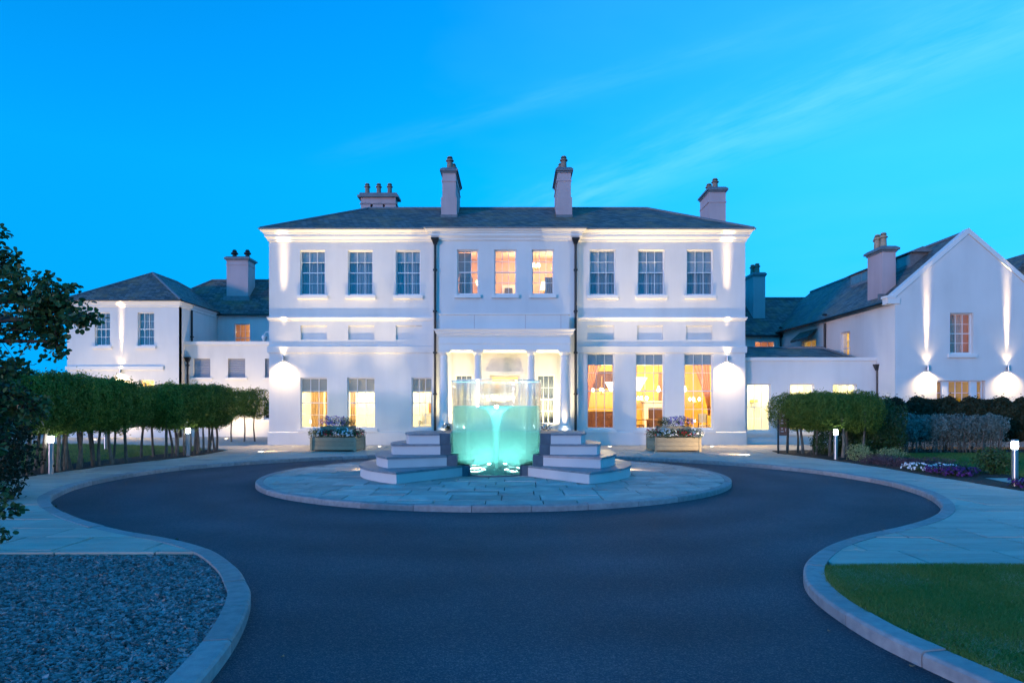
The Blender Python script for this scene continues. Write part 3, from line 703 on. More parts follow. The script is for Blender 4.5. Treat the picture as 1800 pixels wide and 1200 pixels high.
def pipe(house, x, y, z0, z1, r=0.055, hopper=True, mat=None, name='drainpipe'):
    mb = MB(); mb.tube([(x, y, z0), (x, y, z1)], r, 10)
    for k in range(int((z1 - z0) / 1.8) + 1): mb.box(x - r * 1.5, x + r * 1.5, y - r * 1.3, y + r * 1.6, z0 + 0.4 + k * 1.8, z0 + 0.47 + k * 1.8)
    if hopper:
        mb.add([(x - .07, y - .07, z1), (x + .07, y - .07, z1), (x + .07, y + .07, z1), (x - .07, y + .07, z1), (x - .15, y - .13, z1 + .22), (x + .15, y - .13, z1 + .22), (x + .15, y + .1, z1 + .22), (x - .15, y + .1, z1 + .22)],
               [(0, 1, 5, 4), (1, 2, 6, 5), (2, 3, 7, 6), (3, 0, 4, 7), (0, 3, 2, 1), (4, 5, 6, 7)])
        mb.box(x - .165, x + .165, y - .145, y + .11, z1 + .221, z1 + .27)
    return mb.build(name, mat or M['black'], house)
def lamp_light(name, kind, loc, power, col, parent=None, aim=None, size=60, blend=1.0, rad=0.05):
    l = bpy.data.lights.new(name, kind); l.energy = power * LK; l.color = col; l.shadow_soft_size = rad
    if kind == 'SPOT': l.spot_size = R(size); l.spot_blend = blend
    o = bpy.data.objects.new(name, l); COL.objects.link(o)
    if parent is not None:
        o.parent = parent; o.matrix_parent_inverse = wmat(parent).inverted()
    o.location = loc
    if aim is not None: o.rotation_euler = (Vector(loc) - Vector(aim)).to_track_quat('Z', 'Y').to_euler()
    return o
WARM = (1.0, 0.70, 0.32); WARMW = (1.0, 0.68, 0.32)

# ------------------------------------------------------------------ main house
s = 0.025
def X(p): return (p - 905) * s
def Z(p): return CAM_H + (714 - p) * s
house = thing('main_house', 'white two-storey Georgian house with slate roof and columned portico', 'house', (-0.4, 30, 0))
XL, XR, YF = X(473), X(1310), 30.0
CL, CR, YC = X(761), X(1016), 29.82
up_l = [(527.5, 571.8), (611.5, 655.8), (695.5, 739.3)]; up_r = [(1036, 1082), (1121, 1168), (1207, 1253.5)]
gf_l = [(527.8, 576, 663.5, 753), (610, 659.5, 663.5, 753), (723.5, 760.0, 663.5, 753)]
gf_r = [(1031.7, 1080, 620.8, 754), (1117.3, 1167.6, 620.8, 754), (1202.4, 1253.6, 620.8, 754)]
panels = [(528.5, 574.6), (612, 658), (695.6, 741.6), (1033, 1079.6), (1120, 1165.5), (1206, 1252)]
hl = []; hr = []
for a, b in up_l: hl.append((X(a), X(b), Z(519), Z(440)))
for a, b in up_r: hr.append((X(a), X(b), Z(519), Z(439)))
for a, b, c, d in gf_l: hl.append((X(a), X(b), Z(d), Z(c)))
for a, b, c, d in gf_r: hr.append((X(a), X(b), Z(d), Z(c)))
for i, (a, b) in enumerate(panels): (hl if i < 3 else hr).append((X(a), X(b), Z(597), Z(572)))
w = MB(); wall(w, front(YF), XL, CL, 0, Z(405), hl); wall(w, front(YF), CR, XR, 0, Z(405), hr)
w.quad((XL, YF, 0), (XL, 43, 0), (XL, 43, 9.5), (XL, YF, 9.5)); w.quad((XR, YF, 0), (XR, 43, 0), (XR, 43, 9.5), (XR, YF, 9.5)); w.quad((XL, 43, 0), (XR, 43, 0), (XR, 43, 9.5), (XL, 43, 9.5))
up_c = [(803.5, 841), (869, 907.6), (935, 973.4)]
sc_ = YC / 1200
def XC(p): return (p - 905) * sc_
def ZC(p): return CAM_H + (714 - p) * sc_
hc = [(XC(a), XC(b), ZC(518), ZC(438.8)) for a, b in up_c]
door = (XC(861), XC(914), 0.8, ZC(659)); pw = [(XC(800), XC(831), ZC(746), ZC(658.5)), (XC(944), XC(975.5), ZC(746), ZC(658.5))]
wall(w, front(YC), CL, CR, 0, Z(405), hc + [door] + pw, 0.5)
w.build('wall', M['stucco'], house)
for i, (a, b) in enumerate(panels):
    mb = MB(); mb.box(X(a) + .002, X(b) - .002, YF + .085, YF + .12, Z(597) + .002, Z(572) - .002); mb.build('blind_panel', M['stucco'], house)
path = [(XL, 43), (XL, YF), (CL, YF), (CL, YC), (CR, YC), (CR, YF), (XR, YF), (XR, 43)]
moulding(path, [(0.0, Z(424.5)), (0.06, Z(424)), (0.07, Z(421)), (0.13, Z(418.2)), (0.13, Z(417.8)), (0.155, Z(417.5)), (0.155, Z(412.8)), (0.20, Z(412.5)), (0.20, Z(411)), (0.27, Z(408.6)), (0.31, Z(407)), (0.31, Z(406.2))], M['trim'], 'cornice', house)
moulding(path, [(0.312, Z(406.2)), (0.36, Z(405.9)), (0.36, Z(404)), (0.02, Z(403.4))], M['lead'], 'gutter', house)
lp_ = [(XL, 43), (XL, YF), (CL - 0.001, YF)]; rp_ = [(CR + 0.001, YF), (XR, YF), (XR, 43)]
for pth in (lp_, rp_):
    moulding(pth, [(0, Z(563.5)), (0.045, Z(563)), (0.05, Z(561)), (0.085, Z(559.5)), (0.085, Z(557.5)), (0, Z(556.8))], M['trim'], 'string_course', house)
    moulding(pth, [(0, Z(620)), (0.06, Z(619.8)), (0.065, Z(609)), (0.0, Z(608))], M['stucco'], 'band_course', house)
    moulding(pth, [(0.05, 0), (0.05, Z(760)), (0.03, Z(759)), (0, Z(758.4))], M['stucco'], 'plinth', house)
rf = hip_roof(house, XL - 0.28, XR + 0.28, YF - 0.28, 37.5, Z(404), 1.98)
hip_roof(house, XL - 0.28, XR + 0.28, 37.4, 45, Z(404), 1.9)
tag(rf, 'front slate roof with patches of lichen')
chimney(house, -3.39, -2.76, 31.9, 34.4, 9.9, 12.9, [(-3.07, 32.25), (-3.0, 33.2), (-3.0, 34.0)], base_z=11.55, pot_h=0.52)
chimney(house, 2.0, 2.62, 31.9, 34.4, 9.9, 12.92, [(2.31, 32.25), (2.25, 33.2), (2.25, 34.0)], base_z=11.55, pot_h=0.52)
for cx_ in (-3.075, 2.31):
    mb = MB(); mb.box(cx_ - .39, cx_ + .39, 31.78, 31.845, 10.35, 10.72); mb.build('flashing', M['lead'], house)
chimney(house, 9.55, 10.38, 33.6, 35.2, 9.4, 12.55, [(9.97, 34.0), (9.9, 34.8)], pot_h=0.42, band=0.5)
ch = MB()                                                 # three flues joined by a cap, arched gaps between
for a, b in ((-8.55, -8.02), (-7.90, -7.34), (-7.22, -6.62)): ch.box(a, b, 37.9, 38.6, 10.3, 13.0)
for a, b in ((-8.021, -7.899), (-7.341, -7.219)):
    n_ = 6; pts = [(a + (b - a) * (0.5 - 0.5 * math.cos(math.pi * k / n_)), 12.99 - .0 + 0.0 + 0.06 * math.sin(math.pi * k / n_)) for k in range(n_ + 1)]
    ch.add([(p[0], yy, p[1]) for yy in (37.9, 38.6) for p in pts] + [(a, 37.9, 13.1), (b, 37.9, 13.1), (a, 38.6, 13.1), (b, 38.6, 13.1)],
           [(*range(0, 7), 15, 14), (*range(7, 14), 17, 16)] + [(k, k + 1, 8 + k, 7 + k) for k in range(6)])
ch.box(-8.55, -6.62, 37.9, 38.6, 13.101, 13.38); ch.box(-8.60, -6.57, 37.85, 38.65, 13.02, 13.075)
tc_ = ch.build('chimney', M['chimney'], house)
c = MB(); c.box(-8.72, -6.45, 37.75, 38.75, 13.381, 13.5); c.box(-8.62, -6.55, 37.85, 38.65, 13.501, 13.64); c.build('cap', M['lead'], tc_)
for xx in (-8.25, -7.61, -7.0): pot(tc_, xx, 38.2, 13.64, 0.5, 0.14)
# windows
for i, (a, b) in enumerate(up_l): window(house, front(YF), 'Y', X(a), X(b), Z(519), Z(440), net=0.98, blind=0.24, bmat=M['gblind'])
for i, (a, b) in enumerate(up_r): window(house, front(YF), 'Y', X(a), X(b), Z(519), Z(439), net=0.6, blind=0.47, bmat=M['gblind'])
M['dark_room'] = pm('unlit_room', (0.10, 0.10, 0.12), 0.9, 0.1, 2)
room(house, XL + .35, CL - .1, YF + .33, 33.5, 6.0, 9.0, M['dark_room']); room(house, CR + .1, XR - .35, YF + .33, 33.5, 6.0, 9.0, M['dark_room'])
for i, (a, b, c, d) in enumerate(gf_l):
    window(house, front(YF), 'Y', X(a), X(b), Z(d), Z(c), cols=3, blind=0.27, bmat=M['blind'])
for i, (a, b, c, d) in enumerate(gf_r):
    window(house, front(YF), 'Y', X(a), X(b), Z(d), Z(c), cols=3, blind=0.14, bmat=M['gblind'])
for i, (a, b) in enumerate(up_c): window(house, front(YC), 'Y', XC(a), XC(b), ZC(518), ZC(438.8))
for a, b, c, d in pw: window(house, front(YC), 'Y', a, b, c, d, cols=3, rows=4, sill=False, net=None)
pipe(house, X(766), YC - 0.10, 0.1, Z(432)); pipe(house, X(1010.8), YC - 0.10, 0.1, Z(432))

# rooms behind the lit windows
M['cream_wall'] = pm('cream_room', (0.85, 0.76, 0.54), 0.8, 0.08, 2)
M['gold_wall'] = pm('gold_striped_paper', (0.84, 0.54, 0.13), 0.8, 0, 1.2, col2=(0.70, 0.42, 0.08), stretch=(9, 9, 0.2))
M['peach_wall'] = pm('peach_room', (0.70, 0.42, 0.28), 0.8, 0.1, 2)
M['white_paint'] = pm('white_joinery', (0.8, 0.76, 0.68), 0.5, 0.05, 4)
M['mahogany'] = pm('mahogany', (0.10, 0.035, 0.015), 0.4, 0.4, 6, stretch=(1, 1, 6))
M['oak'] = pm('tan_oak', (0.28, 0.13, 0.045), 0.5, 0.3, 5)
M['bulb'] = emit('lamp_glow', (1.0, 0.76, 0.42), 26)
M['shade'] = emit('lit_lamp_shade', (1.0, 0.74, 0.42), 5.5)
M['brass'] = pm('brass', (0.6, 0.42, 0.16), 0.35, 0.1, 8, metal=1)
room(house, XL + .4, CL - .12, YF + .33, 34.6, 0.5, 4.3, M['cream_wall'])
for xx, p in ((-9.2, 300), (-6.6, 520), (-4.6, 330)): lamp_light('ceiling_lamp', 'POINT', (xx, 32.4, 3.75), p, (1, .84, .58), house, rad=0.12)
room(house, CR + .12, XR - .4, YF + .33, 36.2, 0.45, 4.45, M['gold_wall'])
for xx, p in ((4.4, 340), (7.6, 380)): lamp_light('ceiling_lamp', 'POINT', (xx, 33.2, 3.3), p, (1, .78, .42), house, rad=0.12)
q = MB(); q.box(CR + .13, XR - .41, 36.0, 36.19, 3.95, 4.44); q.box(CR + .13, XR - .41, 35.85, 35.999, 4.2, 4.439); q.build('coving', M['white_paint'], house)
q = MB(); q.box(CR + .14, XR - .42, YF + .34, 36.19, 4.4405, 4.448); q.build('ceiling', M['white_paint'], house)
room(house, CL + .3, CR - .3, YC + .51, 33.6, 6.3, 9.0, M['peach_wall'])
for xx, p in ((-2.0, 40), (0.1, 85), (1.6, 85)): lamp_light('ceiling_lamp', 'POINT', (xx, 32.2, 8.3), p, (1, .72, .45), house, rad=0.1)
room(house, CL + .4, CR - .4, YC + .51, 36.5, 0.8, 4.1, M['cream_wall'])
lamp_light('ceiling_lamp', 'POINT', (-0.45, 33.2, 3.0), 130, WARM, house, rad=0.12)

def curtain(label, mp, u0, u1, v0, v1, d, mat, folds=5, e0=None, e1=None, amp=0.04):
    return tag(wavy(mp, u0, u1, v0, v1, d, amp, folds, e0, e1).build('curtain', mat), label, 'curtain', 'curtains in the lit ground-floor rooms')
F = front(YF)
a0, b0 = X(1031.7), X(1080); z0, z1 = Z(754), Z(620.8)
curtain('peach curtain swept to the left in the orange window nearest the drainpipe', F, a0, b0, z0 + .9, z1 - .35, 0.42, M['drape'], 5, None, lambda f: a0 + 0.12 + 0.62 * f ** 1.6)
c0, c1 = X(1202.4), X(1253.6)
curtain('peach curtain swept to the right in the orange window nearest the wall light', F, c0, c1, z0 + .6, z1 - .35, 0.42, M['drape'], 5, lambda f: c1 - 0.10 - 0.75 * f ** 1.5, None)
l0, l1 = X(527.8), X(576)
curtain('tan curtain in the middle of the yellow window nearest the wall light', F, X(541), X(563), Z(751), Z(672), 0.5, M['tan_drape'], 5)
curtain('narrow tan curtain at the left edge of the yellow window behind the planter', F, X(611), X(621), Z(751), Z(672), 0.45, M['tan_drape'], 2)
curtain('thin tan curtain at the right edge of the yellow window nearest the wall light', F, X(566), X(571), Z(751), Z(672), 0.55, M['tan_drape'], 2)

# furniture that shows through the glass
def cabinet(label, x0, x1, y0, y1, z0, z1, nd, mat):
    t = thing('sideboard', label, 'sideboard', ((x0 + x1) / 2, (y0 + y1) / 2, z0))
    MB().box(x0, x1, y0, y1, z0 + .12, z1 - .04).build('carcass', mat, t); MB().box(x0 - .04, x1 + .04, y0 - .04, y1, z1 - .039, z1).build('top', mat, t)
    for k in range(nd):
        a = x0 + (x1 - x0) * k / nd; b = x0 + (x1 - x0) * (k + 1) / nd
        for zz in (0, 1):
            h = (z1 - z0 - .2) / 2
            d = MB().box(a + .02, b - .02, y0 - .02, y0 - .001, z0 + .14 + zz * h, z0 + .12 + (zz + 1) * h).build('drawer', mat, t)
            MB().lathe([(.001, -.03), (.03, -.025), (.03, 0), (.001, .005)], 8, ((a + b) / 2, y0 - .04, z0 + .14 + (zz + .5) * h)).build('knob', M['brass'], d)
    for xx in (x0 + .05, x1 - .05): MB().box(xx - .04, xx + .04, y0 + .01, y0 + .09, z0, z0 + .119).build('leg', mat, t)
    return t
cabinet('dark mahogany sideboard with brass knobs inside the orange window nearest the drainpipe', 3.25, 5.6, 34.3, 34.85, 0.45, 1.55, 4, M['mahogany'])
mb = MB(); mb.box(3.6, 5.35, 36.1, 36.16, 2.75, 3.65); pc = tag(mb.build('wall_panel', pm('dark_lattice', (0.16, 0.055, 0.02), 0.6, 0.6, 22)), 'dark brown lattice panel hung on the back wall above the sideboard', 'panel')
def chandelier(label, x, y, z, r, arms, group=None):
    t = thing('chandelier', label, 'chandelier', (x, y, z), group)
    MB().tube([(x, y, z), (x, y, z + .8)], 0.012, 6).lathe([(.01, -.08), (.07, -.02), (.03, .1), (.02, .25)], 10, (x, y, z)).build('stem', M['brass'], t)
    for k in range(arms):
        a = 2 * math.pi * k / arms + .3; ex, ey = x + r * math.cos(a), y + r * math.sin(a)
        MB().tube([(x, y, z + .02), ((x + ex) / 2, (y + ey) / 2, z - .08), (ex, ey, z + .05)], .01, 5).build('arm', M['brass'], t)
        MB().lathe([(.012, .05), (.04, .09), (.055, .14), (.03, .2), (.0, .23)], 8, (ex, ey, z)).build('bulb', M['bulb'], t)
chandelier('branched chandelier of glowing bulbs in the orange window nearest the drainpipe', 4.15, 32.6, 2.45, 0.5, 6)
chandelier('flower-like glowing chandelier low in the middle orange window', 6.0, 32.0, 2.05, 0.22, 5)
chandelier('flower-like glowing chandelier in the orange window nearest the wall light', 8.5, 32.2, 2.0, 0.24, 5)
chandelier('glowing chandelier in the hall behind the fountain tank', -0.45, 32.0, 2.05, 0.42, 8)
chandelier('small glowing chandelier in the upper window right of centre', 0.98, 31.9, 8.25, 0.16, 5)
def cone_lamp(label, x, y, z, r, h, drop):
    t = thing('pendant_lamp', label, 'lamp', (x, y, z))
    MB().lathe([(r, 0), (r * .28, -h), (0, -h)], 16, (x, y, z)).build('lamp_shade', M['shade'], t); MB().tube([(x, y, z - h * .2), (x, y, z + drop)], .012, 5).build('cord', M['black'], t)
cone_lamp('large glowing inverted cone lamp in the middle orange window', 5.75, 32.2, 3.15, 0.5, 0.62, 1.2)
cone_lamp('glowing cone lamp at right side of the orange window nearest the drainpipe', 4.62, 32.4, 2.95, 0.34, 0.45, 1.4)
for (xx, lb) in ((7.05, 'small pendant bulb in the middle orange window'), (8.35, 'small pendant bulb above the flower chandelier in the window nearest the wall light')):
    t = thing('pendant_lamp', lb, 'lamp', (xx, 33.5, 2.6)); MB().lathe([(.0, -.1), (.07, -.06), (.08, .02), (.03, .14), (.015, .2)], 10, (xx, 33.5, 2.6)).build('bulb', M['bulb'], t); MB().tube([(xx, 33.5, 2.78), (xx, 33.5, 4.4)], .01, 5).build('cord', M['black'], t)
t = thing('fireplace', 'white fireplace surround with dark opening seen through the middle orange window', 'fireplace', (7.6, 36, 0.45))
MB().box(6.75, 6.98, 35.7, 36.18, .45, 2.0).box(8.2, 8.43, 35.7, 36.18, .45, 2.0).box(6.98, 8.2, 35.7, 36.18, 1.72, 2.0).box(6.65, 8.53, 35.6, 36.18, 2.001, 2.09).build('surround', M['white_paint'], t)
MB().box(6.981, 8.199, 35.85, 36.17, .46, 1.719).build('opening', M['mahogany'], t)
def table(label, x, y, r, h, mat):
    t = thing('dining_table', label, 'table', (x, y, .45)); MB().lathe([(0, h - .04), (r, h - .04), (r, h), (0, h)], 20, (x, y, .45), False).build('top', mat, t); MB().lathe([(.3, 0), (.28, .04), (.05, .12), (.05, h - .04)], 12, (x, y, .45)).build('pedestal', mat, t)
table('round oak dining table inside the middle orange window', 6.3, 32.4, 0.6, 0.74, M['oak']); table('round oak dining table inside the orange window nearest the wall light', 8.35, 33.0, 0.6, 0.74, M['oak'])
def chair(label, x, y, rz, mat, sm):
    t = thing('dining_chair', label, 'chair', (x, y, .45), None, rz)
    MB().box(-.22, .22, -.22, .22, .42, .5).build('seat', sm, t, world=False); MB().box(-.2, .2, .19, .23, .6, 1.02).build('backrest', sm, t, world=False)
    for u in (-.19, .19):
        for v in (-.19, .21): MB().box(u - .02, u + .02, v - .02, v + .02, 0, .419 if v < 0 else .98).build('leg', mat, t, world=False)
chair('cream dining chair at right edge of the orange window nearest the wall light', 8.75, 31.6, 2.6, M['oak'], M['white_paint'])
chair('oak dining chair beside the table in the middle orange window', 5.75, 31.9, 1.9, M['oak'], M['oak'])
MB_ = MB(); MB_.box(7.62, 7.78, 36.12, 36.17, 1.0, 3.6); tag(MB_.build('door_panel', M['oak']), 'tall brown panel at left edge of the orange window nearest the wall light', 'panel')
# left yellow room
mb = MB(); mb.box(-4.25, -3.98, 33.6, 33.66, .5, 2.0); tag(mb.build('door_panel', M['oak']), 'brown panel inside the narrow yellow window beside the left drainpipe', 'panel')
t = thing('armchair', 'cream armchair at lower corner of the narrow yellow window', 'armchair', (-4.1, 31.8, .5))
MB().box(-4.4, -3.85, 31.5, 32.1, .5, .95).build('seat', M['white_paint'], t); MB().box(-4.4, -3.85, 32.1, 32.25, .5, 1.5).build('backrest', M['white_paint'], t); MB().box(-4.5, -4.401, 31.5, 32.2, .5, 1.15).build('arm', M['white_paint'], t)
for (xx, zz, lb) in ((-6.92, 2.3, 'small wall picture inside the yellow window behind the planter'),):
    tag(MB().box(xx - .12, xx + .12, 34.5, 34.58, zz - .2, zz + .2).build('picture', M['oak']), lb, 'picture')
# upper middle rooms
Fc = front(YC)
tag(wavy(Fc, XC(805), XC(829), ZC(517), ZC(482), .72, .03, 6).build('curtain', M['net']), 'grey curtain in the left window above the portico', 'curtain')
tag(wavy(Fc, XC(959), XC(974), ZC(517), ZC(482), .72, .03, 4).build('curtain', M['net']), 'grey curtain in the right window above the portico', 'curtain')
tag(wavy(Fc, XC(801), XC(826), ZC(482), ZC(438), .74, .01, 2).build('blind', M['gblind']), 'half drawn grey blind in the left window above the portico', 'blind')
tag(MB().box(-.62, .0, 33.5, 33.58, 6.9, 7.75).build('mirror_frame', M['white_paint']), 'white framed picture in the middle window above the portico', 'picture')
tag(MB().box(-.5, -.12, 33.46, 33.499, 7.0, 7.6).build('picture', M['dark_room']), 'dark picture panel inside the white frame above the portico', 'picture')
t = thing('table_lamp', 'glowing table lamp in the right window above the portico', 'lamp', (1.35, 31.6, 6.4))
MB().lathe([(.17, .9), (.12, 1.25), (.0, 1.25)], 14, (1.35, 31.6, 6.3)).build('lamp_shade', M['shade'], t); MB().lathe([(.1, 0), (.03, .1), (.03, .95)], 10, (1.35, 31.6, 6.3)).build('stand', M['brass'], t)
t = thing('wall_lamp', 'small glowing wall lamp in the left window above the portico', 'lamp', (-1.75, 32.4, 7.65))
MB().lathe([(.0, -.12), (.07, -.08), (.09, .1), (.0, .12)], 10, (-1.75, 32.4, 7.65)).build('lamp_shade', M['bulb'], t); MB().box(-1.78, -1.72, 32.5, 33.55, 7.62, 7.68).build('bracket', M['brass'], t)
# hall windows beside the door
for k, (a, b, c, d) in enumerate(pw):
    tag(wavy(Fc, a - .05, b + .05, c - .1, d, .66, .03, 8).build('curtain', M['net']), ['grey curtain in the hall window left of the entrance', 'grey curtain in the hall window right of the entrance'][k], 'curtain')

# entrance door with a glowing fanlight
dr = MB(); a, b, c, d = door
for (u0, u1, v0, v1) in ((a, a + .09, c, d), (b - .09, b, c, d), (a + .09, b - .09, d - .09, d), (a + .09, b - .09, d - .52, d - .42), ((a + b) / 2 - .05, (a + b) / 2 + .05, c, d - .52)):
    mbox(dr, Fc, u0, u1, v0, v1, .16, .26)
for (u0, u1) in ((a + .09, (a + b) / 2 - .05), ((a + b) / 2 + .05, b - .09)): mbox(dr, Fc, u0, u1, c, c + .55, .18, .24)
do = dr.build('door', M['white_paint'], house)
for (u0, u1) in ((a + .09, (a + b) / 2 - .05), ((a + b) / 2 + .05, b - .09)):
    q = MB(); mbox(q, Fc, u0, u1, c + .55, d - .52, .2, .206); q.build('pane', M['glass'], do)
q = MB(); mbox(q, Fc, a + .09, b - .09, d - .42, d - .09, .2, .206); q.build('fanlight', emit('fanlight_emission', (1.0, 0.52, 0.12), 1.6), do)  # the pane itself emits amber, standing in for hall light behind it
q = MB(); mbox(q, Fc, a - .14, a - .002, .8, d + .0, -.05, -.002); mbox(q, Fc, b + .002, b + .14, .8, d, -.05, -.002); mbox(q, Fc, a - .2, b + .2, d + .001, d + .16, -.09, -.002); q.build('door_case', M['trim'], do)

# portico
YP = 28.3; sp_ = YP / 1200
def XP(p): return (p - 905) * sp_
def ZP(p): return CAM_H + (714 - p) * sp_
pa, pb = XP(771), XP(1002.5)
por = MB().box(pa, pb, YP + .05, YC - .003, ZP(615), ZP(603.5)).box(pa - .03, pb + .03, YP + .02, YC - .004, ZP(603.4), ZP(600.5)).box(pa + .0, pb - .0, YP + .05, YC - .005, ZP(600.4), ZP(591)).build('portico', M['trim'], house)
pp = [(pa, YC - .006), (pa, YP + .05), (pb, YP + .05), (pb, YC - .006)]
moulding(pp, [(0, ZP(591)), (.04, ZP(590.5)), (.06, ZP(587)), (.12, ZP(585.6)), (.12, ZP(583.5)), (.17, ZP(581)), (.2, ZP(579)), (.2, ZP(578.3)), (.0, ZP(577.6))], M['trim'], 'cornice', por)
MB().box(pa + .04, pb - .04, YP + .12, YC - .007, ZP(591) + .001, ZP(552)).build('blocking_course', M['stucco'], por)
moulding([(pa + .04, YC - .007), (pa + .04, YP + .12), (pb - .04, YP + .12), (pb - .04, YC - .007)], [(0, ZP(552.2)), (.05, ZP(552)), (.05, ZP(549.8)), (-.1, ZP(549.2))], M['trim'], 'coping', por)
MB().box(pa + .04, pb - .04, YP + .13, YC - .008, ZP(551.5), ZP(550)).build('flat_roof', M['lead'], por)
for u in (.27, .66, .93):
    xx = pa + (pb - pa) * u; MB().box(xx - .008, xx + .008, YP + .112, YP + .1195, ZP(577.5), ZP(552.4)).build('joint', M['chimney'], por)
FLOOR = 0.80
MB().box(pa - .1, pb + .1, YP - .12, YC - .009, 0.0, FLOOR).build('floor', M['flag'], por)
for k in range(4): MB().box(pa + .75, pb - .75, YP - .121 - .33 * (k + 1), YP - .121 - .33 * k - .002, 0.0, FLOOR - .16 * (k + 1)).build('step', M['flag'], por)
def column(x, y, r):
    H = ZP(615) - FLOOR; mb = MB()
    mb.box(x - r * 1.38, x + r * 1.38, y - r * 1.38, y + r * 1.38, FLOOR + .001, FLOOR + .10)
    prof = [(r * 1.34, .1), (r * 1.36, .14), (r * 1.34, .19), (r * 1.1, .2), (r * 1.1, .235), (r * 1.0, .27)]
    for k in range(1, 9):
        f = k / 8; prof.append((r * (1 - .17 * f ** 1.6), .27 + (H - .27 - .34) * f))
    e = r * .83; z = H - .34
    prof += [(e * 1.06, z + .005), (e * 1.1, z + .025), (e * 1.06, z + .045), (e, z + .05), (e, z + .14), (e * 1.12, z + .145), (e * 1.18, z + .165), (e * 1.42, z + .23), (e * 1.46, z + .25)]
    mb.lathe(prof, 28, (x, y, FLOOR)); a = e * 1.52
    mb.box(x - a, x + a, y - a, y + a, FLOOR + z + .2505, FLOOR + H - .002)
    return mb.build('column', M['column'], por)
cols_ = [(XP(779.8), .19), (XP(839.7), .17), (XP(934), .17), (XP(992.8), .19)]
for cx_, r in cols_: column(cx_, YP + .3, r)
for cx_ in (XP(779.8), XP(992.8)): MB().box(cx_ - .2, cx_ + .2, YC - .07, YC - .01, FLOOR, ZP(615) - .001).build('pilaster', M['column'], por)
# ------------------------------------------------------------------ left pavilion, link and rear range
sv = 38.3 / 1200
def XV(p): return (p - 905) * sv
def ZV(p): return CAM_H + (714 - p) * sv
PX0, PX1, PY0, PY1 = XV(118), XV(314.5), 38.3, 47.5
pav = thing('pavilion', 'white hip-roofed pavilion at far left behind the clipped hedge', 'house', ((PX0 + PX1) / 2, PY0, 0))
EZ = ZV(530)
w = MB(); hp = [(XV(166.5), XV(193.4), ZV(608), ZV(549)), (XV(242), XV(271), ZV(608), ZV(549)), (XV(162), XV(193), 1.0, ZV(667)), (XV(244.5), XV(271), 1.0, ZV(667))]
wall(w, front(PY0), PX0, PX1, 0, EZ, hp)
w.quad((PX1, PY0, 0), (PX1, PY1, 0), (PX1, PY1, EZ), (PX1, PY0, EZ)); w.quad((PX0, PY0, 0), (PX0, PY1, 0), (PX0, PY1, EZ), (PX0, PY0, EZ)); w.quad((PX0, PY1, 0), (PX1, PY1, 0), (PX1, PY1, EZ), (PX0, PY1, EZ))
w.build('wall', M['stucco'], pav)
for h in hp[:2]: window(pav, front(PY0), 'Y', *h, net=0.98, blind=0)
M['yellow_room'] = pm('yellow_lit_room', (0.8, 0.62, 0.3), 0.8, 0.1, 2)
for h in hp[2:]: window(pav, front(PY0), 'Y', *h, rows=5, sill=True)
room(pav, PX0 + .4, PX1 - .4, PY0 + .33, 41.5, 4.5, 7.4, M['dark_room']); room(pav, PX0 + .4, PX1 - .4, PY0 + .33, 41.5, .4, 3.8, M['yellow_room'])
lamp_light('ceiling_lamp', 'POINT', (-21.9, 40, 3.2), 260, WARM, pav, rad=.12)
ppath = [(PX0, PY1), (PX0, PY0), (PX1, PY0), (PX1, PY1)]
moulding(ppath, [(0, EZ - .30), (.05, EZ - .28), (.06, EZ - .2), (.12, EZ - .12), (.16, EZ - .02), (.2, EZ)], M['trim'], 'cornice', pav)
moulding(ppath, [(.201, EZ), (.24, EZ + .01), (.24, EZ + .06), (.0, EZ + .1)], M['black'], 'gutter', pav)
moulding([(PX0, PY1), (PX0, PY0), (XV(288), PY0)], [(0, ZV(650.5)), (.07, ZV(650)), (.07, ZV(644)), (0, ZV(643))], M['trim'], 'string_course', pav)
hip_roof(pav, PX0 - .22, PX1 + .22, PY0 - .22, PY1 + .2, EZ + .06, 2.15, 'Y')
pipe(pav, PX1 + .07, 39.7, 5.4, EZ - .3, hopper=False)
YK = 39.0; sk = YK / 1200
def XK(p): return (p - 905) * sk
def ZK(p): return CAM_H + (714 - p) * sk
lk = thing('link_building', 'low white flat-topped link with louvred openings beside the pavilion', 'building', (-15, YK, 0))
lou = [(XK(339.7), XK(369.6), ZK(663.5), ZK(630)), (XK(400.6), XK(431), ZK(663.5), ZK(630)), (XK(465.5), XK(495), ZK(663.5), ZK(630))]
sm = (XK(464), XK(486), ZK(737), ZK(706))
w = MB(); wall(w, front(YK), PX1 + .003, -10.9, 0, ZK(606), lou + [sm]); w.build('wall', M['stucco'], lk)
MB().box(PX1 + .004, -10.9, YK - .08, YK + .4, ZK(606) + .001, ZK(600)).build('coping', M['trim'], lk)
MB().box(PX1 + .004, -10.9, YK + .4, 43.1, ZK(608), ZK(606)).build('flat_roof', M['lead'], lk)
for a, b, c, d in lou:
    lv = MB(); lv.box(a + .001, b - .001, YK + .16, YK + .19, c, d - .001); lo = lv.build('louvre', M['gblind'], lk)
    nsl = 9
    for k in range(nsl):
        z = c + (d - c) * (k + .5) / nsl; h = (d - c) / nsl * .42
        MB().add([(a + .02, YK + .10, z - h), (b - .02, YK + .10, z - h), (b - .02, YK + .158, z + h), (a + .02, YK + .158, z + h), (a + .02, YK + .11, z - h - .015), (b - .02, YK + .11, z - h - .015)], [(0, 1, 2, 3), (0, 4, 5, 1)]).build('slat', M['gblind'], lo)
    mb = MB(); mb.box(a - .12, b + .12, YK - .07, YK - .001, c - .12, c - .001); mb.build('sill', M['trim'], lk)
window(lk, front(YK), 'Y', *sm, cols=2, rows=4, sash=False)
room(lk, sm[0] - .5, sm[1] + .4, YK + .33, YK + 1.6, .8, 2.4, M['dark_room'])
pipe(lk, XK(331), YK - .09, .1, ZK(636))
SB = 43.2 / 1200
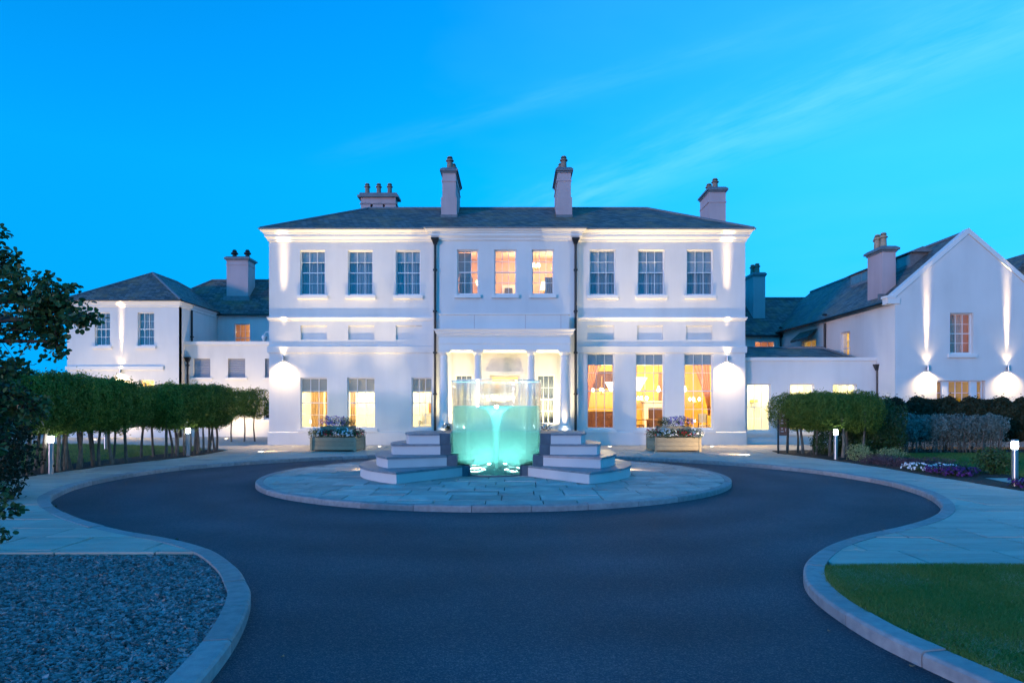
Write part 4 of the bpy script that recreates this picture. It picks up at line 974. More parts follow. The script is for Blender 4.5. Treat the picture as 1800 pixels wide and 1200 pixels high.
def XB(p): return (p - 905) * SB
def ZB(p): return CAM_H + (714 - p) * SB
rr_ = thing('rear_range', 'white rear range with slate roof and broad chimney left of the main house', 'building', (-14, 43.2, 0))
bw = (XB(411.6), XB(439.6), ZB(607), ZB(569)); w = MB(); wall(w, front(43.2), PX1 + .01, -9, 5, ZB(553), [bw]); w.build('wall', M['stucco'], rr_)
window(rr_, front(43.2), 'Y', *bw, cols=3, rows=3, sill=False)
room(rr_, bw[0] - .8, bw[1] + .8, 43.53, 45.4, 5.2, 7.3, M['peach_wall']); lamp_light('ceiling_lamp', 'POINT', ((bw[0] + bw[1]) / 2, 44.5, 6.7), 30, WARM, rr_, rad=.1)
hip_roof(rr_, -24.2, -7, 43.0, 49.6, ZB(553), 2.75, 'X', inset0=3.7)
MB().box(PX1 + .02, -9, 42.88, 43.0, ZB(555.5), ZB(552.5)).build('gutter', M['black'], rr_)
chb = chimney(rr_, -18.75, -17.35, 44.4, 45.6, 8.2, 11.5, [], capp=.1, band=.3)
for xx in (-18.45, -17.6):
    MB().lathe([(.17, 0), (.14, .1), (.13, .22), (.24, .27), (.22, .36), (.13, .38), (.16, .44), (.1, .55), (0, .56)], 12, (xx, 44.95, 11.54)).build('cowl', M['black'], chb)
MB().box(-18.9, -17.2, 44.25, 44.395, 8.6, 8.95).build('flashing', M['lead'], rr_)

# ------------------------------------------------------------------ right link, gabled wing, rear range
YG = 30.4; sg = YG / 1200
def XG(p): return (p - 905) * sg
def ZG(p): return CAM_H + (714 - p) * sg
XS = 16.1
rl = thing('link_building', 'single-storey white link with three bright windows right of the main house', 'building', (13, YG, 0))
rw = [(XG(1313), XG(1355), ZG(758), ZG(674.6)), (XG(1389), XG(1431), ZG(758), ZG(674.6)), (XG(1464), XG(1506), ZG(758), ZG(674.6))]
w = MB(); wall(w, front(YG), XR + .003, XS - .003, 0, ZG(634), rw); w.build('wall', M['stucco'], rl)
MB().box(XR + .004, XS - .004, YG - .07, YG + .45, ZG(634) + .001, ZG(628)).build('coping', M['trim'], rl)
MB().box(XR + .004, XS - .004, YG - .05, YG - .001, 0, .38).build('plinth', M['stucco'], rl)
for h in rw: window(rl, front(YG), 'Y', *h)
M['white_room'] = pm('white_lit_room', (0.85, 0.80, 0.62), 0.8, 0.05, 2)
room(rl, XR + .2, XS - .2, YG + .33, 33.8, .4, 3.7, M['white_room'])
for xx in (11.2, 13.1): lamp_light('ceiling_lamp', 'POINT', (xx, 32.2, 3.3), 230, (1, .84, .55), rl, rad=.12)
lamp_light('ceiling_lamp', 'POINT', (15.0, 32.2, 3.3), 90, (1, .78, .25), rl, rad=.12)
tag(MB().box(11.62, 11.85, 33.3, 33.78, 2.0, 2.12).build('sign_board', pm('yellow_board', (0.7, 0.5, 0.05), .6, .1, 3)), 'small yellow board inside the bright link window nearest the main house', 'board')
zt = ZG(628) - .05
MB().add([(XR + .01, YG + .5, zt), (XS - .6, YG + .5, zt), (XS - 1.35, YG + 2.4, zt + .68), (XR + .01, YG + 2.4, zt + .68), (XR + .01, YG + 4.5, zt + .1), (XS - .4, YG + 4.5, zt + .1)], [(0, 1, 2, 3), (3, 2, 5, 4), (1, 5, 2)]).build('roof', M['slate'], rl)
MB().tube([(XR + .02, YG + 2.4, zt + .69), (XS - 1.35, YG + 2.4, zt + .69), (XS - .6, YG + .5, zt + .02)], .06, 6).build('ridge_tiles', M['lead'], rl)
pipe(rl, XG(1540.5), YG - .1, .1, ZG(651))
YW = 28.9; sw_ = YW / 1200
def XW(p): return (p - 905) * sw_
def ZW(p): return CAM_H + (714 - p) * sw_
gb = thing('gabled_wing', 'white gabled wing with slate roof at far right', 'house', (19.2, YW, 0))
GX0, GX1, GXA, GZE, GZA, GYB = XS, 22.3, 19.2, 6.40, 9.08, 41.3
hw = [(XW(1670), XW(1711), ZW(622), ZW(550)), (XW(1647), XW(1732), .9, ZW(668.6))]
w = MB(); wall(w, front(YW), GX0, GX1, 0, GZE, hw)
w.add([(GX0, YW, GZE), (GX1, YW, GZE), (GXA, YW, GZA), (GX0, YW + .32, GZE), (GX1, YW + .32, GZE), (GXA, YW + .32, GZA)], [(0, 1, 2), (3, 5, 4), (0, 2, 5, 3), (1, 4, 5, 2)])
sh = [(32.8, 33.75, ZW(630), 5.42), (36.5, 38.3, 4.6, 5.42), (39.9, 40.7, 4.6, 5.3)]
wall(w, sidew(GX0 + .001), YW + .321, GYB, 0, GZE - .02, sh)
w.quad((GX1, YW, 0), (GX1, GYB, 0), (GX1, GYB, GZE), (GX1, YW, GZE)); w.build('wall', M['stucco'], gb)
window(gb, front(YW), 'Y', *hw[0], setback=.16)
lw_ = hw[1]; mid = [(lw_[0] + .02, lw_[0] + .30), (lw_[0] + .52, lw_[1] - .55), (lw_[1] - .33, lw_[1] - .05)]
for a, b in mid: window(gb, front(YW), 'Y', a, b, lw_[2], lw_[3], cols=1 if b - a < .5 else 3, rows=4, sill=False, sash=False, setback=.12)
fill = MB()
for a, b in ((lw_[0] + .301, lw_[0] + .519), (lw_[1] - .549, lw_[1] - .331)): fill.box(a, b, YW + .1, YW + .2, lw_[2], lw_[3] - .001)
fill.build('mullion', M['sash'], gb)
room(gb, GX0 + .6, GX1 - .2, YW + .33, 33.0, 4.0, 6.35, M['peach_wall']); lamp_light('ceiling_lamp', 'POINT', (19.2, 31.2, 5.9), 90, (1, .66, .42), gb, rad=.12)
room(gb, GX0 + .6, GX1 - .2, YW + .33, 33.0, .4, 3.5, pm('yellow_room', (.8, .58, .08), .8, .08, 2)); lamp_light('ceiling_lamp', 'POINT', (19.2, 30.9, 2.6), 55, (1, .78, .28), gb, rad=.12)
q = MB(); mbox(q, front(YW), lw_[0] + .02, lw_[1] - .02, lw_[2], lw_[3] - .02, .30, .306); q.build('blind', cloth('yellow_blind', (.85, .66, .06), (.8, .6, .05), .8, (1, 1, 6)), gb)
tag(wavy(front(YW), XW(1672), XW(1709), ZW(621), ZW(551), .62, .02, 5).build('curtain', pm('pink_sheer', (.75, .5, .42), .9, .2, 3)), 'pink sheer curtain in the upper gable window', 'curtain')
# roof slopes, with raised copings on the gable
sl = MB()
for x1, sgn in ((GX0 - .22, -1), (GX1 + .22, 1)):
    ze = GZE - .22 * (GZA - GZE) / (GXA - GX0)
    sl.add([(x1, YW + .25, ze + .12), (x1, GYB + 3, ze + .12), (GXA, GYB + 3, GZA + .12), (GXA, YW + .25, GZA + .12)], [(0, 1, 2, 3)])
    sl.add([(x1, YW + .25, ze), (x1, GYB + 3, ze), (x1, GYB + 3, ze + .12), (x1, YW + .25, ze + .12)], [(0, 1, 2, 3)])
grf = sl.build('roof', M['slate'], gb)
MB().tube([(GXA, YW + .3, GZA + .13), (GXA, GYB + 3, GZA + .13)], .08, 6).build('ridge_tiles', M['lead'], grf)
cpg = MB()
for x1 in (GX0 - .12, GX1 + .12):
    ze = GZE - .12 * (GZA - GZE) / (GXA - GX0)
    a = [(x1, ze), (GXA, GZA), (GXA, GZA + .24), (x1, ze + .24)]
    cpg.add([(p[0], YW - .04, p[1] + .02) for p in a] + [(p[0], YW + .36, p[1] + .02) for p in a], [(0, 1, 2, 3), (4, 7, 6, 5), (0, 4, 5, 1), (3, 2, 6, 7), (0, 3, 7, 4)])
cpg.build('coping', M['trim'], gb)
MB().box(GX0 - .34, GX0 + .18, YW - .06, YW + .38, GZE - .26, GZE - .02).box(GX0 - .40, GX0 + .0, YW - .08, YW + .4, GZE - .019, GZE + .08).build('kneeler', M['trim'], gb)
MB().tube([(GX0 - .27, YW + .4, GZE - .16), (GX0 - .27, GYB, GZE - .16)], .07, 8).build('gutter', M['black'], gb)
pipe(gb, GX0 - .08, 35.3, 4.3, GZE - .3, hopper=False); pipe(gb, GX0 - .1, 41.1, 4.3, GZE - .3, hopper=False)
window(gb, sidew(GX0 + .001), 'X', *sh[0], cols=3, rows=4, sill=False); window(gb, sidew(GX0 + .001), 'X', *sh[1], cols=2, rows=1, sill=False, sash=False); window(gb, sidew(GX0 + .001), 'X', *sh[2], cols=2, rows=1, sill=False, sash=False)
mb = MB(); x0, x1, y0, y1 = GX0 + .33, GX0 + 2.2, 32.4, 41.0
mb.quad((x1, y0, 4.2), (x1, y1, 4.2), (x1, y1, 6.0), (x1, y0, 6.0)); mb.quad((x0, y0, 4.2), (x1, y0, 4.2), (x1, y0, 6.0), (x0, y0, 6.0)); mb.quad((x0, y1, 4.2), (x1, y1, 4.2), (x1, y1, 6.0), (x0, y1, 6.0)); mb.quad((x0, y0, 6.0), (x1, y0, 6.0), (x1, y1, 6.0), (x0, y1, 6.0)); mb.quad((x0, y0, 4.2), (x1, y0, 4.2), (x1, y1, 4.2), (x0, y1, 4.2))
mb.build('room', M['yellow_room'], gb); lamp_light('ceiling_lamp', 'POINT', (GX0 + 1.2, 33.5, 5.6), 40, (1, .7, .45), gb, rad=.1); lamp_light('ceiling_lamp', 'POINT', (GX0 + 1.2, 38.2, 5.6), 60, (1, .72, .2), gb, rad=.1)
MB().add([(GX0 - .02, 36.3, 5.95), (GX0 - .02, 38.5, 5.95), (GX0 - .55, 38.5, 5.5), (GX0 - .55, 36.3, 5.5)], [(0, 1, 2, 3)]).box(GX0 - .56, GX0 - .5, 36.3, 38.5, 5.38, 5.49).build('awning', M['slate'], gb)
chimney(gb, 16.25, 16.85, 30.2, 31.45, 6.0, 8.85, [(16.5, 30.55), (16.42, 30.9), (16.55, 31.2)], capp=.1, band=0, pot_h=.55, pot_r=.14, potmat=pm('buff_pot', (.45, .33, .22), .8, .2, 6))
MB().box(16.02, 17.0, 30.05, 30.15, 6.25, 6.75).build('flashing', M['lead'], gb)
ln = thing('roof_lantern', 'long glazed lantern on the ridge of the gabled wing', 'lantern', (18.4, 34, 8.4))
mb = MB(); mb.box(17.95, 18.75, 30.9, 36.5, 7.7, 8.75); mb.build('frame', M['lead'], ln)
for k in range(5):
    y0 = 31.0 + k * 1.1; MB().box(17.93, 17.949, y0, y0 + 1.0, 8.25, 8.68).build('pane', M['glass'], ln)
MB().add([(17.8, 30.7, 8.751), (18.95, 30.7, 8.751), (18.95, 36.7, 8.751), (17.8, 36.7, 8.751), (18.35, 30.7, 9.0), (18.35, 36.7, 9.0)], [(0, 4, 5, 3), (1, 2, 5, 4), (0, 1, 4), (2, 3, 5), (0, 3, 2, 1)]).build('lantern_roof', M['lead'], ln)
rb = thing('rear_range', 'rear range with slate roof between the main house and the gabled wing', 'building', (13, 41.3, 0))
sr_ = 41.3 / 1200
bw2 = ((1327 - 905) * sr_, (1363 - 905) * sr_, CAM_H + (714 - 640) * sr_, CAM_H + (714 - 599.5) * sr_)
w = MB(); wall(w, front(41.31), 9, XS + .3, 3, 6.1, [bw2]); w.build('wall', M['stucco'], rb)
window(rb, front(41.31), 'Y', *bw2, cols=3, rows=2, sill=False); room(rb, bw2[0] - .6, bw2[1] + .4, 41.64, 43.4, 3.9, 5.95, M['peach_wall']); lamp_light('ceiling_lamp', 'POINT', (15.2, 42.6, 5.5), 22, (1, .62, .4), rb, rad=.1)
MB().add([(8, 41.1, 6.08), (22, 41.1, 6.08), (22, 45, 8.9), (8, 45, 8.9), (8, 49, 6.08), (22, 49, 6.08)], [(0, 1, 2, 3), (3, 2, 5, 4)]).build('roof', M['slate'], rb)
MB().tube([(8, 45, 8.92), (22, 45, 8.92)], .08, 6).build('ridge_tiles', M['lead'], rb)
vx = GX0 - .22; MB().tube([(vx + .02, 41.1, 6.22), (vx + 2.6, 44.4, 8.50)], .09, 4).build('valley_flashing', M['lead'], rb)
MB().box(9, XS, 40.98, 41.09, 5.98, 6.09).build('gutter', M['black'], rb)
chimney(rb, 14.95, 15.7, 42.8, 44.6, 6.8, 10.15, [(15.3, 43.1), (15.15, 43.5)], capp=.06, band=0, pot_h=.5, pot_r=.16)
fr = thing('outbuilding', 'dark gable roof of a building just showing at the right edge', 'building', (40, 50, 0))
MB().box(33.5, 40.7, 49, 56, 0, 8.99).build('wall', M['stucco'], fr); MB().add([(33.2, 48.6, 9.0), (41, 48.6, 9.0), (37.1, 48.6, 12.9), (33.2, 56.4, 9.0), (41, 56.4, 9.0), (37.1, 56.4, 12.9)], [(0, 2, 5, 3), (1, 4, 5, 2), (0, 1, 2), (3, 5, 4)]).build('roof', M['slate'], fr)

# ------------------------------------------------------------------ lamps on the walls and in the paving
def wall_light(label, x, y, z, up, down, up_h, spill=45, off=.095):
    t = thing('wall_light', label, 'wall light', (x, y, z), 'up and down lights on the house walls')
    MB().lathe([(.045, -.11), (.055, -.11), (.055, .11), (.045, .11), (.045, -.11)], 16, (x, y - .12, z)).build('housing', M['steel'], t)
    MB().box(x - .03, x + .03, y - .075, y - .001, z - .04, z + .04).build('bracket', M['steel'], t)
    MB().disc((x, y - .12, z - .10), .045, 14, False).disc((x, y - .12, z + .10), .045, 14).build('lens', emit('lens_glow', (1, .8, .5), 30), t)
    lamp_light('down_beam', 'SPOT', (x, y - .14, z - .12), down, WARMW, t, (x, y - .0, z - 3), 140, 1.0, .08)
    # the upward lamp is a tight, almost parallel beam that grazes the wall
    l = bpy.data.lights.new('up_beam', 'AREA'); l.shape = 'RECTANGLE'; l.size = .13; l.size_y = .09; l.spread = R(8.0); l.energy = up * LK; l.color = WARMW
    o = bpy.data.objects.new('up_beam', l); COL.objects.link(o); o.parent = t; o.matrix_parent_inverse = wmat(t).inverted(); o.location = (x, y - off, z + .13)
    o.rotation_euler = (R(180) - math.atan2(off + .015, up_h), 0, 0)
    lamp_light('up_spill', 'SPOT', (x, y - .15, z + .12), spill, WARMW, t, (x, y - .10, z + 2), 90, 1.0, .04)
wall_light('wall light on the main house left of the yellow windows', X(499), YF, Z(629), 13, 650, 5.0, 40, .17)
wall_light('wall light on the main house right of the orange windows', X(1277.5), YF, Z(630), 13, 720, 5.0, 40, .17)
wall_light('wall light on the pavilion above the hedge', XV(213.5), PY0, ZV(652), 7, 560, 4.0)
wall_light('left wall light on the gabled wing', XW(1628.6), YW, ZW(647), 7, 430, 4.2)
wall_light('right wall light on the gabled wing', XW(1769.6), YW, ZW(647), 7, 430, 4.2)
def ground_light(label, x, y, power, aim, size, z=.108, col=WARMW):
    t = thing('ground_light', label, 'uplight', (x, y, z), 'recessed uplights in the paving')
    MB().lathe([(.115, -.05), (.115, .004), (.09, .008), (.09, .002)], 20, (x, y, z)).build('rim', M['steel'], t); MB().disc((x, y, z + .003), .09, 18).build('lens', emit('uplight_lens', (1, .9, .7), 14), t)
    if power: lamp_light('flood', 'SPOT', (x, y, z + .02), power, col, t, aim, size, 1.0, .06)
FL = 3000
for x, p, lb in ((-9.4, FL, 'recessed uplight below the wall light at left end of the main house'), (-7.6, FL, 'recessed uplight behind the left end of the left planter'), (-5.7, FL, 'recessed uplight between the left planter and the portico'), (4.0, FL, 'recessed uplight below the orange window nearest the drainpipe'), (6.0, FL, 'recessed uplight behind the right planter'), (8.3, FL, 'recessed uplight right of the right planter')):
    ground_light(lb, x, 28.75, p, (x, 28.22, 7.5), 54, col=WARM)
for x, y, lb in ((-9.5, 25.5, 'recessed light in the paving left of the fountain near the road'), (8.1, 23.8, 'recessed light in the paving right of the fountain near the road')):
    ground_light(lb, x, y, 560, (x * .5, 30, 2.6), 112, col=(1, .72, .36))
ground_light('recessed uplight at foot of the low link beside the pavilion', -15.5, 36.6, 1000, (-15.5, 39, 4), 150, .065, WARM)
ground_light('recessed uplight at foot of the link right of the main house', 13.0, 29.0, 160, (13, 30.4, 4), 130)
ground_light('recessed uplight at foot of the pavilion', -21.9, 35.6, 1100, (-21.9, 38.3, 5), 140, .065, WARM)
for k, (cx_, r) in enumerate(cols_):
    ground_light(['uplight at foot of the leftmost column', 'uplight at foot of the second column from left', 'uplight at foot of the third column from left', 'uplight at foot of the rightmost column'][k], cx_, YP - .06, 150, (cx_, YP + .16, 3.6), 64, FLOOR + .003)
ground_light('recessed uplight on the portico floor left of the door', XP(806), YC - .45, 1100, (XP(815), YC, 4.6), 150, FLOOR + .003, (1, .78, .36)); ground_light('recessed uplight on the portico floor right of the door', XP(966), YC - .45, 1100, (XP(957), YC, 4.6), 150, FLOOR + .003, (1, .78, .36))
t = thing('security_camera', 'white dome security camera on the left corner of the main house', 'camera', (XL, 30.2, Z(584)))
MB().box(XL - .06, XL - .001, 30.1, 30.35, Z(588), Z(580)).build('mount', M['sash'], t); MB().tube([(XL - .06, 30.2, Z(583)), (XL - .2, 30.2, Z(582)), (XL - .28, 30.2, Z(586)), (XL - .28, 30.2, Z(590))], .025, 8).build('arm', M['sash'], t)
MB().lathe([(.0, -.16), (.07, -.13), (.1, -.05), (.12, 0), (.12, .08), (.05, .13), (.0, .14)], 16, (XL - .28, 30.2, Z(593))).build('dome', M['sash'], t)

def bollard(label, x, y, H=0.98, col=(0.86, 0.95, 1.0), p=70):
    t = thing('bollard_light', label, 'bollard light', (x, y, .1), 'steel bollard lights along the paving')
    MB().lathe([(.1, 0), (.1, .012), (.062, .014), (.062, H - .2), (.066, H - .2), (.066, H - .185), (.04, H - .185)], 20, (x, y, .1)).build('post', M['steel'], t)
    MB().lathe([(.0, H - .02), (.075, H - .02), (.075, H), (.06, H + .015), (0, H + .02)], 20, (x, y, .1)).build('cap', M['steel'], t)
    MB().lathe([(.05, H - .184), (.062, H - .17), (.062, H - .035), (.05, H - .021)], 20, (x, y, .1)).build('lamp_lens', emit('bollard_lens', col, 40), t)
    lamp_light('lamp', 'POINT', (x, y, .1 + H - .1), p, col, t, rad=.06).data.use_shadow = True
bollard('bollard light among the trunks at far left', -11.62, 17.1); bollard('bollard light at foot of the hedge near the main house', -11.1, 23.2)
bollard('bollard light in front of the trunks beside the signpost', 10.2, 21.7); bollard('bollard light at right edge beside the lawn', 10.62, 14.5)
bollard('warm bollard light glowing through the trunks beyond the lawn', -16.3, 27.2, col=(1, .75, .35), p=1300)

# ------------------------------------------------------------------ signpost
t = thing('signpost', 'brown information sign on two dark posts in front of the trunks', 'sign', (9.65, 24.6, .1))
for xx in (9.49, 9.84): MB().tube([(xx, 24.6, .1), (xx, 24.6, 1.57)], .035, 8).build('post', M['black'], t)
bd = MB().box(9.53, 9.80, 24.575, 24.60, .75, 1.60).build('board', pm('brown_sign', (.22, .10, .07), .5, .1, 4), t)
M['sign_white'] = pm('sign_white', (.75, .73, .7), .6, .05, 4)
lt = MB(); lt.add([(9.665 + .055 * math.cos(k * math.pi / 8), 24.572, 1.48 + .055 * math.sin(k * math.pi / 8)) for k in range(16)], [tuple(range(16))]); lt.build('emblem', M['sign_white'], bd)
lt = MB()
for zz, wds in ((1.30, (.05,)), (1.20, (.10,)), (1.00, (.06,)), (.90, (.09,))):
    for wd in wds:
        x = 9.62 - wd / 2
        while x < 9.62 + wd / 2: lt.box(x, x + .014, 24.570, 24.5745, zz - .02, zz + .02); x += .021
for zz in (1.25, .95): lt.box(9.738, 9.754, 24.570, 24.5745, zz - .05, zz + .03).add([(9.722, 24.572, zz + .03), (9.77, 24.572, zz + .03), (9.746, 24.572, zz + .07)], [(0, 1, 2)])
lt.build('lettering', M['sign_white'], bd)

# ------------------------------------------------------------------ fountain
fo = thing('fountain', 'round glass vortex fountain of turquoise water flanked by stepped white plinths', 'fountain', (FX, FY, .1))
M['cope'] = pm('fountain_coping', (0.20, 0.235, 0.27), 0.45, 0.3, 5, 0.2, 30, bdist=.004); M['plinth_w'] = stucco('fountain_white', (0.62, 0.62, 0.62), 0.12); M['slab'] = pm('blue_slate_slab', (0.085, 0.11, 0.14), 0.45, 0.3, 5, 0.2, 30, bdist=.004)
B0, SH = 0.108, 0.258
tiers = [  # outer radius, front corner angle below the x axis, front inner end
    (3.42, 52, (-.80, -.98)), (3.03, 35.4, (-1.165, -1.12)), (2.66, 20.6, (-1.34, -.935)), (2.29, 23.4, (-1.36, -.905))]
TR = 1.16
def arc_pts(r, a0, a1, n=30): return [(r * math.cos(a0 + (a1 - a0) * k / n), r * math.sin(a0 + (a1 - a0) * k / n)) for k in range(n + 1)]
def place(P, sgn):
    P = [(FX + (p[0] if sgn < 0 else -p[0]), FY + p[1]) for p in P]
    return P if area(P) > 0 else P[::-1]
def tier_poly(r, ang, inner, sgn, infl=0.0):
    outer = arc_pts(r + infl, R(180 + ang), R(180 - ang), 40)
    ri = math.hypot(*inner); ai = math.atan2(inner[1], inner[0]) % (2 * math.pi)
    inn = arc_pts(ri, 2 * math.pi - ai, ai, 24)
    if infl:
        for q in (0,): outer[q] = (outer[q][0], outer[q][1] - infl); inn[-1] = (inn[-1][0], inn[-1][1] - infl)
        outer[-1] = (outer[-1][0], outer[-1][1] + infl); inn[0] = (inn[0][0], inn[0][1] + infl)
    return place(outer + inn, sgn)
def block_poly(inner, sgn, k):
    ix, iy = inner; ri = math.hypot(ix, iy) - .002; ai = math.atan2(iy, ix) % (2 * math.pi); yy = iy + .015; rt = TR + .012
    xe = ix + (.2, .25, .26, .26)[k]
    at = math.atan2(-math.sqrt(max(0.0, rt * rt - xe * xe)), xe) % (2 * math.pi)
    P = arc_pts(ri, 2 * math.pi - ai, ai, 24)
    P += [(xe, yy)] + arc_pts(rt, at, 2 * math.pi - at, 24) + [(xe, -yy)]
    return place(P, sgn)
M['steplight'] = emit('step_light', (1, .86, .6), 10)
for sgn in (-1, 1):
    for k, (r, ang, inner) in enumerate(tiers):
        z0 = B0 + k * SH - (.004 if k == 0 else 0) + (.0005 if k else 0); z1 = B0 + (k + 1) * SH
        poly = tier_poly(r, ang, inner, sgn); tp = MB().prism(poly, z0, z1 - .05).build('plinth_step', M['plinth_w'], fo)
        MB().prism(tier_poly(r, ang, inner, sgn, .025), z1 - .0495, z1).build('coping', M['cope'], tp)
        # dark slab that closes the gap between the white step and the glass
        MB().prism(block_poly(inner, sgn, k), z0, z1 - .002).build('inner_block', M['slab'], fo)
        # recessed step light on the outer side
        a = R(180 - 12 - 3 * k); ex, ey = (r + .003) * math.cos(a), (r + .003) * math.sin(a)
        ex = FX + (ex if sgn < 0 else -ex); ey = FY + ey; o = Vector((ex - FX, ey - FY, 0)).normalized(); tt = Vector((-o.y, o.x, 0))
        zc = z0 + .13; cpos = Vector((ex, ey, zc))
        q = MB(); q.quad(cpos - tt * .09 - Vector((0, 0, .025)), cpos + tt * .09 - Vector((0, 0, .025)), cpos + tt * .09 + Vector((0, 0, .025)), cpos - tt * .09 + Vector((0, 0, .025))); q.build('step_light', M['steplight'], tp)
        lamp_light('step_glow', 'SPOT', tuple(cpos + o * .03), 16 if k else 34, WARMW, fo, tuple(cpos + o * .9 - Vector((0, 0, .33 if k else .5))), 130, .8, .03)
# rear wall between the two sides, round the back of the glass
n = 24; aa = [R(30) + R(120) * q / n for q in range(n + 1)]
pl = [(FX + 1.2 * math.cos(a), FY + 1.2 * math.sin(a)) for a in aa] + [(FX + 1.45 * math.cos(a), FY + 1.45 * math.sin(a)) for a in aa[::-1]]
MB().prism(pl if area(pl) > 0 else pl[::-1], B0, B0 + 4 * SH - .004).build('rear_wall', M['plinth_w'], fo)
MB().prism([(FX + 1.145 * math.cos(2 * math.pi * k / 48), FY + 1.145 * math.sin(2 * math.pi * k / 48)) for k in range(48)], B0 + .0005, B0 + .03).build('tank_base', M['slab'], fo)
M['tank'] = glass_mat('tank_glass', (0.99, 1.0, 0.995), 0.03, 0.7, 0.0)
_n = M['tank'].node_tree.nodes; _l = M['tank'].node_tree.links; _g = _n.new('ShaderNodeBsdfGlass'); _g.inputs['IOR'].default_value = 1.45; _g.inputs['Roughness'].default_value = 0.0; _g.inputs['Color'].default_value = (.97, 1, .99, 1)
_m = _n.new('ShaderNodeMixShader'); _m.inputs[0].default_value = .4; _s = _n['Material Output'].inputs[0].links[0].from_socket; _l.new(_s, _m.inputs[1]); _l.new(_g.outputs[0], _m.inputs[2]); _l.new(_m.outputs[0], _n['Material Output'].inputs[0])
ZT = 2.44
MB().lathe([(1.15, B0 + .031), (1.15, ZT), (1.118, ZT), (1.118, B0 + .031)], 96, (FX, FY, 0), True, True).build('glass_tank', M['tank'], fo)
MB().lathe([(1.112, ZT + .001), (1.156, ZT + .001), (1.156, ZT + .02), (1.112, ZT + .02)], 96, (FX, FY, 0), True, True).build('rim', pm('polished_rim', (.7, .9, .88), .2, .05, 3, spec=.8), fo)
def water_mat():
    m, N, L, P = newmat('turquoise_water'); N.remove(P)
    rf_ = N.new('ShaderNodeBsdfRefraction'); rf_.inputs['IOR'].default_value = 1.25; rf_.inputs['Roughness'].default_value = 0.03; rf_.inputs['Color'].default_value = (.76, .97, .975, 1)
    tr = N.new('ShaderNodeBsdfTransparent'); tr.inputs[0].default_value = (.72, .965, .975, 1)
    tl = N.new('ShaderNodeBsdfTranslucent'); tl.inputs[0].default_value = (.6, .97, .92, 1)
    df = N.new('ShaderNodeBsdfDiffuse'); df.inputs[0].default_value = (.10, .55, .55, 1)
    gl = N.new('ShaderNodeBsdfGlossy'); gl.inputs['Roughness'].default_value = .02
    t = N.new('ShaderNodeTexCoord'); mp = N.new('ShaderNodeMapping'); mp.inputs['Scale'].default_value = (9, 9, .25); L.new(t.outputs['Object'], mp.inputs[0])
    nz = N.new('ShaderNodeTexNoise'); nz.inputs['Scale'].default_value = 1.6; nz.inputs['Detail'].default_value = 4; L.new(mp.outputs[0], nz.inputs['Vector'])
    b = N.new('ShaderNodeBump'); b.inputs['Strength'].default_value = .12; b.inputs['Distance'].default_value = .03; L.new(nz.outputs[0], b.inputs['Height'])
    for s_ in (rf_, gl): L.new(b.outputs[0], s_.inputs['Normal'])
    m1 = N.new('ShaderNodeMixShader'); m1.inputs[0].default_value = .68; L.new(rf_.outputs[0], m1.inputs[1]); L.new(tr.outputs[0], m1.inputs[2])
    m2 = N.new('ShaderNodeMixShader'); m2.inputs[0].default_value = .3; L.new(tl.outputs[0], m2.inputs[1]); L.new(df.outputs[0], m2.inputs[2])
    m3 = N.new('ShaderNodeMixShader'); m3.inputs[0].default_value = .2; L.new(m1.outputs[0], m3.inputs[1]); L.new(m2.outputs[0], m3.inputs[2])
    m4 = N.new('ShaderNodeMixShader'); m4.inputs[0].default_value = .04; L.new(m3.outputs[0], m4.inputs[1]); L.new(gl.outputs[0], m4.inputs[2])
    L.new(m4.outputs[0], N['Material Output'].inputs[0]); return m
WL_ = 1.815
wp = [(1.112, B0 + .04), (1.112, WL_), (.62, WL_ - .004), (.42, WL_ - .02), (.28, WL_ - .07), (.19, WL_ - .15), (.13, WL_ - .28), (.095, WL_ - .5), (.07, WL_ - .9), (.05, WL_ - 1.3), (.04, B0 + .1), (.04, B0 + .04)]
wt = MB().lathe(wp, 96, (FX, FY, 0), True, True).build('water', water_mat(), fo)
for k, (dx, dy) in enumerate(((-.42, -.35), (.36, -.3), (-.35, .8), (.4, .8))):  # the rear pair is added to light the rear wall through the water
    MB().lathe([(.09, 0), (.09, .02), (0, .022)], 14, (FX + dx, FY + dy, B0 + .041)).build('underwater_lamp', emit('underwater_glow', (.62, 1.0, .92), 1.2), fo)
    l = bpy.data.lights.new('underwater_light', 'AREA'); l.shape = 'DISK'; l.size = .16; l.energy = (14 if dy < 0 else 46) * LK; l.color = (.62, 1.0, .88)
    o = bpy.data.objects.new('underwater_light', l); COL.objects.link(o); o.parent = fo; o.matrix_parent_inverse = wmat(fo).inverted(); o.location = (FX + dx, FY + dy, B0 + .07); o.rotation_euler = (math.pi, 0, 0)
lamp_light('added_vortex_fill', 'POINT', (FX, FY, WL_ - .03), 85, (.55, .97, 1.0), fo, rad=.035)  # added fill lamp without a fitting, brightens the upper water and funnel
